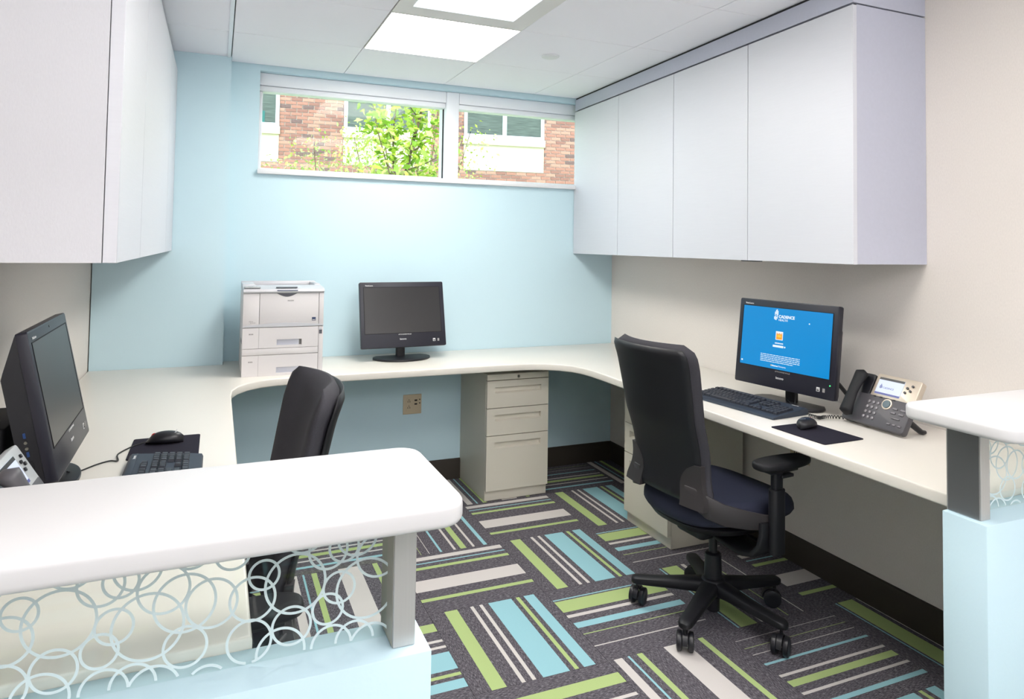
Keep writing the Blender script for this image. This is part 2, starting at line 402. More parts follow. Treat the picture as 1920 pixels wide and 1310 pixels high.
# ------------------------------------------------------------------ reception half walls
def half_wall(name, x0, x1):
    struct(name, bx(x0, x1, -2.957, -2.843, 0, .76, bev=.002), m_blue)
half_wall('wall_reception_left', -3.345, -2.131)
half_wall('wall_reception_right', -.722, -.0005)
def circle_strip(bm, cx, cz, r, w_, y, zmin, n=48):
    prev = None
    for k in range(n+1):
        t = 2*PI*k/n; p = []
        for rr in (r-w_/2, r+w_/2):
            p.append(Vector((cx+rr*math.cos(t), y, cz+rr*math.sin(t))))
        ok = min(p[0].z, p[1].z) > zmin and max(p[0].z, p[1].z) < .998
        if ok:
            cur = [bm.verts.new(q) for q in p]
            if prev:
                bm.faces.new((prev[0], prev[1], cur[1], cur[0]))
            prev = cur
        else: prev = None
UNIT = [(-2.672, .875, .047), (-2.721, .897, .023), (-2.7375, .862, .034), (-2.621, .921, .031), (-2.595, .922, .024), (-2.573, .938, .033), (-2.537, .900, .036),
        (-2.602, .857, .0255), (-2.557, .848, .049), (-2.507, .874, .0435), (-2.469, .867, .037), (-2.62, .825, .0245), (-2.677, .809, .030),
        (-2.505, .808, .0305), (-2.741, .797, .033), (-2.693, .771, .037), (-2.613, .765, .032), (-2.575, .766, .031), (-2.547, .752, .036), (-2.473, .743, .03),
        (-2.66, .955, .032), (-2.50, .955, .03), (-2.70, .975, .03), (-2.44, .94, .026)]
def transaction(name, label, x0, x1, y0, y1, glass, posts, rings_from, flip):
    t = thing(name, label, 'counter', ((x0+x1)/2, -2.9, 0))
    ox, oy = (x0+x1)/2, -2.9
    b = nb(); prism(b, rrect(x0-ox, x1-ox, y0-oy, y1-oy, .045, 8), .999, 1.038, bev=.011, seg=4); obj('countertop', b, m_solid2, t, sharp=60)
    for p0, p1 in posts:
        pb = nb(); box(pb, p0-ox, p1-ox, -2.932-oy, -2.843-oy, .7605, .9985, bev=.0012, seg=1)
        po = obj('post', pb, m_steel, t)
        obj('post_inlay', bx(p0-ox-.0010, p0-ox+.0012, -2.9275-oy, -2.8475-oy, .7625, .9965), m_steel_dark if flip else m_steel_mid, po)
    g0, g1 = glass
    gl = obj('glass_panel', bx(g0-ox, g1-ox, -2.889-oy, -2.883-oy, .7607, .9985), m_glass2, t)
    b = nb(); k0 = -8
    for k in range(-6, 10):
        for qi, (cx, cz, r_) in enumerate(UNIT):
            X = cx+.3285*k
            if X-r_ > g0 and X+r_ < g1+.03: circle_strip(b, X-ox, cz, r_, .0042, -2.8902-oy-.00006*qi-.00003*(k % 2), .762)
    bmesh.ops.bisect_plane(b, geom=b.verts[:]+b.edges[:]+b.faces[:], plane_co=(g1-ox-.001, 0, 0), plane_no=(1, 0, 0), clear_outer=True)
    me = bpy.data.meshes.new('ring_print'); b.to_mesh(me); b.free(); me.materials.append(m_frost)
    ro = bpy.data.objects.new('ring_print', me); C.objects.link(ro); ro.parent = gl
    return t
transaction('reception_counter', 'white raised reception counter in the foreground on ringed glass and brushed steel post', -3.34, -2.107, -3.068, -2.747, (-3.30, -2.19), [(-2.191, -2.153), (-3.338, -3.30)], 0, False)
transaction('reception_counter', 'white raised reception counter over dark grey post against the wallpapered wall', -.829, -.002, -3.09, -2.80, (-.668, -.004), [(-.705, -.669)], 0, True)

# ------------------------------------------------------------------ worktop
pts = [(-3.048, -2.842), (-2.405, -2.842), (-2.405, -.90), (-2.399, -.80), (-2.375, -.725), (-2.33, -.655), (-2.27, -.607), (-2.20, -.582), (-2.12, -.574), (-1.95, -.5725),
       (-1.45, -.5725), (-1.10, -.5725), (-.93, -.576), (-.86, -.585), (-.79, -.610), (-.725, -.655), (-.68, -.715), (-.655, -.79), (-.645, -.87), (-.643, -.97), (-.643, -2.842),
       (-.002, -2.842), (-.002, -.002), (-2.432, -.002), (-2.432, -.105), (-3.048, -.105)]
wt = thing('worktop', 'continuous off-white U-shaped desk worktop running round the three walls', 'worktop', (-1.5, -.3, .741))
b = nb(); prism(b, [(x+1.5, y+.3) for x, y in pts], 0, .037, bev=.006, seg=3); obj('work_surface', b, m_solid, wt, sharp=50)
def bracket(x, y, d):
    b = nb(); box(b, x-.012, x+.012, y-.012, y+.012, -.07, 0) if d is None else None
    if d is not None:
        dx, dy = d
        loft(b, [[Vector((x, y, 0))+Vector((s*dy*.012, s*dx*.012, 0))+Vector((dx*a, dy*a, z)) for a, z in ((0, 0), (.34, 0), (.34, -.012), (.02, -.05), (0, -.05))] for s in (-1, 1)])
    obj('bracket', b, m_steel_dark, wt)
for x in (-2.0, -1.36): bracket(x+1.5, .29, (0, -1))
for y in (-1.55, -2.4): bracket(1.49, y+.3, (-1, 0))
for y in (-.8, -2.3): bracket(-1.54, y+.3, (1, 0))
b = nb(); box(b, 1.24, 1.30, -1.62, -1.50, -.055, -.001, bev=.004); box(b, 1.25, 1.29, -1.60, -1.56, -.075, -.05)
obj('power_box', b, m_blk2, wt)

# ------------------------------------------------------------------ wall cabinets
def quadprism(bm, p, z0, z1, **k): prism(bm, p, z0, z1, **k)
dx_, dy_ = -.084, -2.282                       # right cabinets run a touch off the wall
def fx(y): return -.300+dx_*(y/dy_)
ZB, ZT = 1.3805, 2.3245
ysp = [-.003, -.59, -1.156, -1.72, -2.282]
for u in range(2):
    ya, yb = ysp[2*u], ysp[2*u+2]
    t = thing('wall_cabinet', ['silver-grey two-door wall cabinet beside the clerestory window', 'silver-grey two-door wall cabinet with exposed end panel, above the lit monitor'][u], 'cabinet', (-.15, (ya+yb)/2, ZB), group=None)
    oy = (ya+yb)/2
    b = nb(); prism(b, [(fx(ya)+.021+.15, ya-oy), (fx(yb)+.021+.15, yb-oy+.0015), (.149, yb-oy+.0015), (.149, ya-oy)], 0, ZT-ZB+.0)
    obj('carcass', b, m_silver_side, t)
    b = nb(); prism(b, [(fx(ya)+.0195+.15, ya-oy-.001), (fx(yb)+.0195+.15, yb-oy+.004), (fx(yb)+.0208+.15, yb-oy+.004), (fx(ya)+.0208+.15, ya-oy-.001)], .001, ZT-ZB-.001); obj('door_gap', b, m_reveal, t)
    for k in range(2):
        a, c_ = ysp[2*u+k], ysp[2*u+k+1]
        b = nb(); prism(b, [(fx(a)+.15, a-oy-.0018), (fx(c_)+.15, c_-oy+(.0018 if not (u == 1 and k == 1) else 0)), (fx(c_)+.019+.15, c_-oy+(.0018 if not (u == 1 and k == 1) else 0)), (fx(a)+.019+.15, a-oy-.0018)], -.001, ZT-ZB-.003, bev=.0008, seg=1)
        obj('door', b, m_silver, t)
    if u == 1:
        b = nb(); box(b, -.16, -.13, .0, .10, -.006, -.0015); obj('door_pull', b, m_reveal, t)
b = nb(); prism(b, [(fx(0)+.003, -.003), (fx(-2.28)+.003, -2.281), (-.001, -2.281), (-.001, -.003)], ZT+.006, CEIL-.012)
fp = obj('cabinet_filler', b, m_silver_side); tag(fp, 'silver-grey filler panel closing the gap between right-hand wall cabinets and ceiling', 'filler panel')
b = nb(); prism(b, [(fx(0)+.022, -.003), (fx(-2.28)+.022, -2.27), (-.001, -2.27), (-.001, -.003)], ZT, ZT+.006); prism(b, [(fx(0)+.010, -.003), (fx(-2.28)+.010, -2.272), (-.001, -2.272), (-.001, -.003)], CEIL-.012, CEIL-.0005)
obj('shadow_gap', b, m_reveal, fp)
# left cabinets
LX = -2.712; lsp = [-.1045, -.578, -1.69, -2.222]
ZBL = 1.3765
t = thing('wall_cabinet', 'silver-grey wall cabinets hanging over the black monitor at the near left', 'cabinet', (-2.88, -1.16, ZBL))
obj('door_gap', bx(LX-.0135+2.88, LX-.0115+2.88, -2.207+1.16, -.1045+1.16, .0, 2.3175-ZBL), m_reveal, t)
obj('carcass', bx(-.168, LX-.0138+2.88, -2.208+1.16, -.1045+1.16, 0, 2.318-ZBL), m_silver_side, t)
obj('end_panel', bx(-.168, LX-.013+2.88, -2.225+1.16, -2.209+1.16, -.001, 2.318-ZBL), m_left_panel, t)
for a, c_ in zip(lsp, lsp[1:]):
    obj('door', bx(LX-.0112+2.88, LX+.0185+2.88, c_+1.16+.0025-(.003 if c_ < -2.2 else 0), a+1.16-.0025, -.001, 2.315-ZBL, bev=.0008, seg=1), m_silver, t)
for o_ in t.children:
    if o_.name.startswith('door'): pass
fl = obj('cabinet_filler', bx(-3.048, LX-.002, -2.222, -.105, 2.324, CEIL-.010), m_silver_side)
tag(fl, 'silver-grey filler strip between the left wall cabinets and ceiling', 'filler panel')
b = nb(); box(b, -3.048, LX-.016, -2.21, -.105, 2.3185, 2.324); box(b, -3.048, LX-.008, -2.21, -.105, CEIL-.010, CEIL-.0005)
obj('shadow_gap', b, m_reveal, fl)

# ------------------------------------------------------------------ filing pedestals
def drawer_front(name, w_, z0, z1, y, t, hz, hw):
    """front with a recessed pull: frame of boxes round a pocket; faces -y at y"""
    b = nb(); x0, x1 = -w_/2, w_/2; p0, p1 = -hw/2+.0, hw/2+.0; a0, a1 = hz-.017, hz+.017; th = .02
    xs = [x0, p0, p1, x1]; zs = [z0, a0, a1, z1]
    g = [[b.verts.new((x, y, z)) for z in zs] for x in xs]
    for i in range(3):
        for k in range(3):
            if (i, k) == (1, 1): continue
            b.faces.new((g[i][k], g[i+1][k], g[i+1][k+1], g[i][k+1]))
    pk = [b.verts.new(v) for v in ((p0+.003, y+.017, a0+.007), (p1-.003, y+.017, a0+.007), (p1-.003, y+.018, a1-.0005), (p0+.003, y+.018, a1-.0005))]
    pf = [g[1][1], g[2][1], g[2][2], g[1][2]]
    for i in range(4): b.faces.new((pf[i], pf[(i+1) % 4], pk[(i+1) % 4], pk[i]))
    b.faces.new(pk)
    bk = [b.verts.new(v) for v in ((x0, y+th, z0), (x1, y+th, z0), (x1, y+th, z1), (x0, y+th, z1))]
    edge = [[g[i][0] for i in range(4)], [g[3][k] for k in range(4)], [g[i][3] for i in (3, 2, 1, 0)], [g[0][k] for k in (3, 2, 1, 0)]]
    for i, e in enumerate(edge): b.faces.new(e + [bk[(i+1) % 4], bk[i]])
    b.faces.new(bk[::-1])
    return obj(name, b, m_cream, t, sharp=25)
def pedestal(label, loc, rz):
    t = thing('filing_cabinet', label, 'filing cabinet', loc, rz, 'filing cabinets under the worktop')
    w_ = .381; D = .43
    obj('body', bx(-w_/2, w_/2, 0, D, 0, .703, bev=.002, seg=1), m_cream, t)
    obj('drawer_gap', bx(-w_/2+.002, w_/2-.002, -.0006, -.0001, .060, .700), m_reveal, t)
    obj('top_rail', bx(-w_/2, w_/2, -.02, -.0005, .670, .703, bev=.0015, seg=1), m_cream, t)
    for z0, z1 in ((.5165, .6665), (.3645, .5125), (.060, .3605)):
        drawer_front('drawer', w_-.002, z0, z1, -.0205, t, z1-.052, .285)
    b = nb(); lathe(b, [(0, 0), (.008, 0), (.0085, .002), (.0, .003)], 16)
    k = obj('lock', b, m_lock, t); k.location = (.0, -.0205, .686); k.rotation_euler = (PI/2, 0, 0)
    return t
pedestal('cream steel three-drawer pedestal under the back worktop between outlet and corner', (-.879, -.430, .001), 0)
pedestal('cream steel three-drawer pedestal under the worktop behind the nearer office chair', (-.461, -1.128, .001), -PI/2)

# ------------------------------------------------------------------ outlets
def outlet(label, mtx, data=True):
    t = thing('wall_outlet', label, 'outlet'); t.matrix_world = mtx
    b = nb(); box(b, -.056, .056, -.006, 0, -.058, .058, bev=.002); obj('cover_plate', b, m_outlet, t)
    b = nb(); box(b, -.038, -.004, -.008, -.0055, -.036, .036, bev=.001, seg=1); obj('socket_face', b, m_outlet, t)
    b = nb()
    for z in (.018, -.018):
        box(b, -.029, -.026, -.009, -.0075, z-.006, z+.004); box(b, -.017, -.014, -.009, -.0075, z-.006, z+.004); box(b, -.0235, -.0195, -.009, -.0075, z+.007, z+.012)
    obj('socket_slots', b, m_slot, t)
    b = nb()
    for z in (.022, .000): box(b, .013, .029, -.008, -.0055, z-.004, z+.005)
    for z in (.026, .005): box(b, .041, .048, -.0075, -.0055, z-.003, z+.003)
    obj('data_ports', b, m_slot, t)
    return t
outlet('beige power and data outlet plate low on the blue wall', Matrix.Translation((-1.376, -.0005, .470)))
outlet('beige outlet plate on the wallpapered wall below the nearer chair armrest', Matrix.Translation((-.0005, -1.66, .52)) @ rot(0, 0, -90))

# ------------------------------------------------------------------ monitors
def monitor(label, x, y, z, yawv, tilt, lit, desk_z=.779, reach=.10, thick=.030, bw=.165):
    """x,y,z centre of the front face; facing -y at yaw 0"""
    root = thing('computer_monitor', label, 'computer monitor', (x, y, desk_z), yawv)
    P = bpy.data.objects.new('panel_pivot', None)
    T = Matrix.Translation((0, 0, z-desk_z)) @ rot(-tilt, 0, 0)
    bpy.data.objects.remove(P)
    w_, h = .49, .368
    def part(name, b, m, par=root, sharp=38):
        o = obj(name, b, m, par, sharp=sharp)
        if par == root: o.matrix_local = T
        return o
    b = nb(); prism(b, [(-p[0], p[1]) for p in rrect(-w_/2, w_/2, -h/2, h/2, .008, 4)], 0, .026, bev=.003, seg=2, mtx=rot(90, 0, 0) @ Matrix.Translation((0, 0, -.026)))
    bz = part('bezel', b, m_bezel)
    b = nb()   # deep rear housing with chamfered top
    prof = [(.0255, h/2-.004), (.027, h/2-.006), (thick-.006, h/2-.085), (thick, h/2-.10), (thick, -h/2+.02), (thick-.004, -h/2+.002), (.0255, -h/2+.002)]
    rings = []
    for xx, s in ((-w_/2+.002, .0), (-w_/2+.002, 1), (w_/2-.002, 1), (w_/2-.002, .0)):
        rings.append([Vector((xx, p if s else p, q)) for p, q in prof])
    loft(b, [rings[0], rings[3]])
    part('rear_housing', b, m_blk)
    # screen, slightly recessed inside a thin lip
    sx0, sx1, sz0, sz1 = -.2215, .2185, -.104, .153
    b = nb(); box(b, sx0, sx1, -.0008, .001, sz0, sz1)
    sc_o = part('screen', b, m_screen if lit else m_glassy)
    b = nb()
    for a in ((sx0-.003, sx1+.003, sz1, sz1+.0025), (sx0-.003, sx1+.003, sz0-.0025, sz0), (sx0-.003, sx0, sz0, sz1), (sx1, sx1+.003, sz0, sz1)):
        box(b, a[0], a[1], -.0014, .001, a[2], a[3])
    part('screen_lip', b, m_blk2)
    def lab(par, s, size, m, u, v, bold=0, al='LEFT', nm='lettering'):
        text_mesh(s, size, m, par, Matrix.Translation((u, -.0014, v)) @ FACE, nm, bold, .0002, al)
    lab(bz, 'ThinkCentre', .0085, m_print, -.214, .161, .0002)
    lab(bz, 'lenovo', .014, m_print, -.028, -.143, .0002)
    b = nb(); box(b, .166, .180, -.0012, 0, -.158, -.142); obj('sticker', b, m_print, bz)
    b = nb(); box(b, .168, .178, -.0016, 0, -.156, -.151); box(b, .168, .178, -.0016, 0, -.149, -.147); obj('sticker_print', b, m_blk2, bz)
    b = nb(); box(b, .193, .203, -.0012, 0, -.158, -.143); obj('sticker', b, m_grey_print, bz)
    b = nb(); lathe(b, [(0, 0), (.003, 0), (.003, .0012), (0, .0012)], 12); cmo = obj('camera_lens', b, m_glassy, bz); cmo.rotation_euler = (PI/2, 0, 0); cmo.location = (0, 0, .170)
    lab(bz, 'ATTCCWXSB W7xxB', .0078, m_grey_print if lit else m_print, -.034, -.1155, .0001)
    if lit:
        b = nb(); lathe(b, [(0, 0), (.0022, 0), (.0022, .0014), (0, .0014)], 12); o = obj('power_light', b, m_led, bz); o.rotation_euler = (PI/2, 0, 0); o.location = (.224, 0, -.128)
        W2, H2 = sx1-sx0, sz1-sz0
        def U(u): return sx0+u*W2
        def V(v): return sz1-v*H2
        def bar(b, u0, u1, v0, v1): box(b, U(u0), U(u1), -.0012, -.0009, V(v1), V(v0))
        b = nb()
        for k, (v0, v1) in enumerate(((.06, .12), (.03, .10), (.02, .13), (.045, .115))): bar(b, .378+k*.0105, .386+k*.0105, v0, v1)
        for k, (v0, v1) in enumerate(((.14, .185), (.125, .195), (.145, .2), (.13, .175))): bar(b, .372+k*.0105, .380+k*.0105, v0, v1)
        obj('logo_bars', b, m_scr_white, sc_o)
        lab(sc_o, 'CADENCE', .0172, m_scr_white, U(.424), V(.158), .0006); lab(sc_o, 'HEALTH', .0125, m_scr_white, U(.424), V(.208), .0001)
        b = nb(); box(b, U(.405), U(.487), -.0011, -.0009, V(.52), V(.38)); obj('user_tile', b, m_scr_white, sc_o)
        b = nb(); box(b, U(.412), U(.480), -.0013, -.0011, V(.51), V(.43))
        for k in range(5): box(b, U(.414+k*.0135), U(.424+k*.0135), -.0013, -.0011, V(.43), V(.405+.008*(k % 2)))
        obj('user_picture', b, m_scr_org, sc_o)
        b = nb(); box(b, U(.424), U(.468), -.0015, -.0013, V(.475), V(.44)); obj('user_picture_centre', b, m_scr_yel, sc_o)
        b = nb(); bar(b, .38, .50, .608, .642)
        rr = random.Random(3); u = .402
        while u < .488:
            d = .006+rr.random()*.004; bar(b, u, u+d, .565, .585); u += d+.003
        for ln in range(6):
            u = .245; end = .69 if ln < 4 else (.62 if ln == 4 else .0)
            while u < end:
                d = .012+rr.random()*.03; bar(b, u, min(u+d, end), .775+ln*.028, .785+ln*.028); u += d+.006
        bar(b, .015, .033, .925, .95)
        obj('screen_text_lines', b, m_scr_white, sc_o)['kind'] = 'stuff'
        b = nb(); lathe(b, [(0, 0), (.0035, 0), (.0035, .0004), (0, .0004)], 14); o = obj('login_button', b, m_scr_white, sc_o); o.rotation_euler = (PI/2, 0, 0); o.location = (U(.516), -.0009, V(.626))
        b = nb(); lathe(b, [(0, 0), (.003, 0), (.003, .0004), (0, .0004)], 14); o = obj('cursor', b, m_scr_white, sc_o); o.rotation_euler = (PI/2, 0, 0); o.location = (U(.765), -.0009, V(.20))
        b = nb(); bar(b, .372, .380, .935, .957); obj('windows_flag', b, m_scr_yel, sc_o)
        lab(sc_o, 'Windows 7', .0078, m_scr_white, U(.383), V(.957), .0003); lab(sc_o, 'Enterprise', .0078, m_scr_white, U(.470), V(.957), 0)
    # side ports (screen's left side)
    for k, z_ in enumerate((-.055, -.10) if thick > .06 else ()):
                b = nb(); box(b, -w_/2-.0005, -w_/2+.003, .045, .050, z_-.006, z_+.006); part('usb_port', b, mat_usb)
    for z_ in (-.072, -.086) if thick > .06 else ():
        b = nb(); tube(b, [(-w_/2-.001, .0475, z_), (-w_/2+.003, .0475, z_)], .0036, 12); part('audio_jack', b, m_lock)
    if thick > .06: part('side_vent', bx(-w_/2-.0005, -w_/2+.002, .040, .056, -.17, -.118), m_blk2)
    # neck and base, upright
    b = nb()
    prism(b, rrect(-.026, .026, .036, .064, .01, 4), .008, z-desk_z-.10)
    obj('neck', b, m_blk, root)
    b = nb(); box(b, -.06, .06, .05, .075, z-desk_z-.15, z-desk_z-.03, bev=.004); o = obj('hinge_plate', b, m_blk, root)
    b = nb(); o_pts = []
    for k in range(25):
        a = PI+PI*k/24; o_pts.append((bw*math.cos(a), .025+(reach+.025)*math.sin(a)))
    o_pts += [(bw*.95, .055), (bw*.8, .085), (-bw*.8, .085), (-bw*.95, .055)]
    prism(b, o_pts, .0, .011, bev=.003, seg=2); obj('stand_base', b, m_blk, root)
    return root
mat_usb = mat('usb_blue', (30, 60, 110), .4)
mA = monitor('black monitor with dark screen on the back worktop beside the printer', -1.497, -.225, 1.031, 2.5*PI/180, 13.5, False, reach=.10)
mB = monitor('black monitor showing a blue login screen on the right worktop', -.272, -1.836, 1.026, R(-82.3), 6.4, True, reach=.085)
mC = monitor('black monitor seen from its side, dark screen, on the left worktop', -2.852, -1.877, 1.029, R(91.0), 12, False, reach=.05, thick=.070, bw=.15)
b = nb(); tube(b, [(.215, .022, .14), (.222, .045, .12), (.235, .150, .02), (.236, .155, .008)], .0085, 8); obj('support_leg', b, m_blk, mB)
b = nb(); tube(b, [(.06, .012, .16), (.06, .0, .06), (.062, -.01, .014), (.04, .0, .012), (.0, .02, .02)], .0016, 6); obj('cable', b, m_cable, mB)

# ------------------------------------------------------------------ keyboards
def keyboard_meshes():
    def key(w_):
        b = nb(); h = .0085
        loft(b, [[Vector((sx*(w_/2-i), sy*(.0088-i), z)) for sx, sy in ((-1, -1), (1, -1), (1, 1), (-1, 1))] for i, z in ((0, 0), (.0018, h*.9), (.0026, h))])
        return finish(b, 'key', m_key, 30)
    return {w_: key(w_*.019-.001) for w_ in (1, 1.5, 2, 2.25, 6.25)}
KM = keyboard_meshes()
def keyboard(label, loc, rz, rest=True):
    t = thing('keyboard', label, 'keyboard', loc, rz)
    tl = rot(5, 0, 0)
    b = nb(); y0 = -.105 if rest else -.075
    prof = [(y0, .0), (y0+.004, .008), (-.072, .012), (.085, .026), (.092, .020), (.092, 0)]
    loft(b, [[Vector((x, p, z)) for p, z in prof] for x in (-.228, .228)]); obj('keyboard_base', b, m_kbase, t, sharp=25)
    obj('top_strip', bx(-.222, .222, .068, .086, .018, .0275, bev=.002, mtx=None), m_kbase, t)
    text_mesh('lenovo', .012, m_print, t, Matrix.Translation((.165, .072, .0282)), 'lettering', .0002, .0002)
    def put(w_, u, row, yoff=0):
        x = -.218+u*.019+w_*.019/2; y = -.060+row*.0195+yoff
        o = bpy.data.objects.new('key', KM[w_]); C.objects.link(o); o.parent = t
        o.location = (x, y, .0125+(y+.072)*.089); o.rotation_euler = (R(5), 0, 0)
    for row in range(5):
        n = 0; u = 0
        if row == 0:
            for w_ in (1.5, 1, 1.5, 6.25, 1.5, 1, 1, 1.5): put(w_, u, 0); u += w_
        elif row == 1:
            put(2.25, 0, 1); [put(1, 2.25+k, 1) for k in range(10)]; put(2.25, 12.25, 1)
        elif row == 2:
            put(1.5, 0, 2); [put(1, 1.5+k, 2) for k in range(11)]; put(2, 12.5, 2)
        elif row == 3:
            put(1.5, 0, 3); [put(1, 1.5+k, 3) for k in range(12)]; put(1, 13.5, 3)
        else:
            [put(1, k, 4) for k in range(13)]; put(1.5, 13, 4)
    for k in range(13): put(1, k*1.13, 5, .008)
    for k in range(3): put(1, 15.3+k, 4); put(1, 15.3+k, 3); put(1, 15.3+k, 0); put(1, 15.3+k, 5, .008)
    put(1, 16.3, 1)
    for row in range(5):
        for k in range(4): put(1, 18.7+k, row)
    return t
keyboard('black keyboard with palm rest in front of the blue login screen', (-.425, -1.785, .779), R(-90+5.5))
keyboard('black keyboard partly hidden behind the foreground reception counter', (-2.603, -1.995, .779), R(90))

# ------------------------------------------------------------------ mouse pads and mice
def pad(label, loc, rz, w_, d):
    b = nb(); prism(b, rrect(-w_/2, w_/2, -d/2, d/2, .008, 4), 0, .003, bev=.0008, seg=1)
    o = obj('mouse_pad', b, m_mouse_pad); o.location = loc; o.rotation_euler = (0, 0, rz); return tag(o, label, 'mouse pad')
pad('dark mouse pad on the worktop beside the phone', (-.497, -2.218, .7785), R(1), .188, .243)
pad('dark mouse pad on the left worktop near the inner edge', (-2.610, -1.625, .7785), R(0), .197, .232)
def mouse(label, loc, rz):
    t = thing('computer_mouse', label, 'computer mouse', loc, rz)
    b = nb(); n = 20; secs = []
    for k in range(13):
        s = -1+2*k/12; x = s*.056; wd = .031*math.sqrt(max(0, 1-abs(s)**3.2))+.0008; hh = (.034*math.sqrt(max(0, 1-abs(s+.12)**2.4)) if abs(s+.12) < 1 else 0)+.004
        wd *= .88+.12*math.cos(s*3)
        secs.append([Vector((x, wd*math.cos(2*PI*j/n), max(0, 1)*(hh*.35+hh*.62*math.sin(2*PI*j/n)) if math.sin(2*PI*j/n) > 0 else hh*.35*(1+math.sin(2*PI*j/n)))) for j in range(n)])
    loft(b, secs); obj('mouse_body', b, m_blk, t, sharp=60)
    b = nb(); tube(b, [(.030, -.003, .0225), (.030, .003, .0225)], .009, 16); obj('scroll_wheel', b, m_red, t)
    b = nb(); box(b, .012, .053, -.0006, .0006, .012, .0285, mtx=None); 
    b.free()
    text_mesh('lenovo', .008, m_print, t, Matrix.Translation((-.036, .012, .0335)) @ rot(0, -12, -90), 'lettering', .0001, .0002)
    return t
ms1 = mouse('black computer mouse on the pad beside the phone', (-.475, -2.155, .782), R(22))
ms2 = mouse('black computer mouse on the left worktop pad', (-2.615, -1.585, .782), R(172))
def cable(label, pts, r=.0022, m=m_cable, name='cable'):
    b = nb(); P = [Vector(p) for p in pts]; out = []
    for i in range(len(P)-1):
        p0, p1, p2, p3 = P[max(i-1, 0)], P[i], P[i+1], P[min(i+2, len(P)-1)]
        for k in range(8):
            t = k/8; out.append(.5*((2*p1)+(-p0+p2)*t+(2*p0-5*p1+4*p2-p3)*t*t+(-p0+3*p1-3*p2+p3)*t**3))
    out.append(P[-1]); tube(b, out, r, 8)
    o = obj(name, b, m); return tag(o, label, 'cable')
cable('thin black mouse cable looping across the left worktop', [(-2.668, -1.588, .789), (-2.70, -1.60, .784), (-2.735, -1.67, .782), (-2.728, -1.74, .7815), (-2.75, -1.735, .7815), (-2.78, -1.76, .7815), (-2.82, -1.815, .7815), (-2.838, -1.845, .794)])

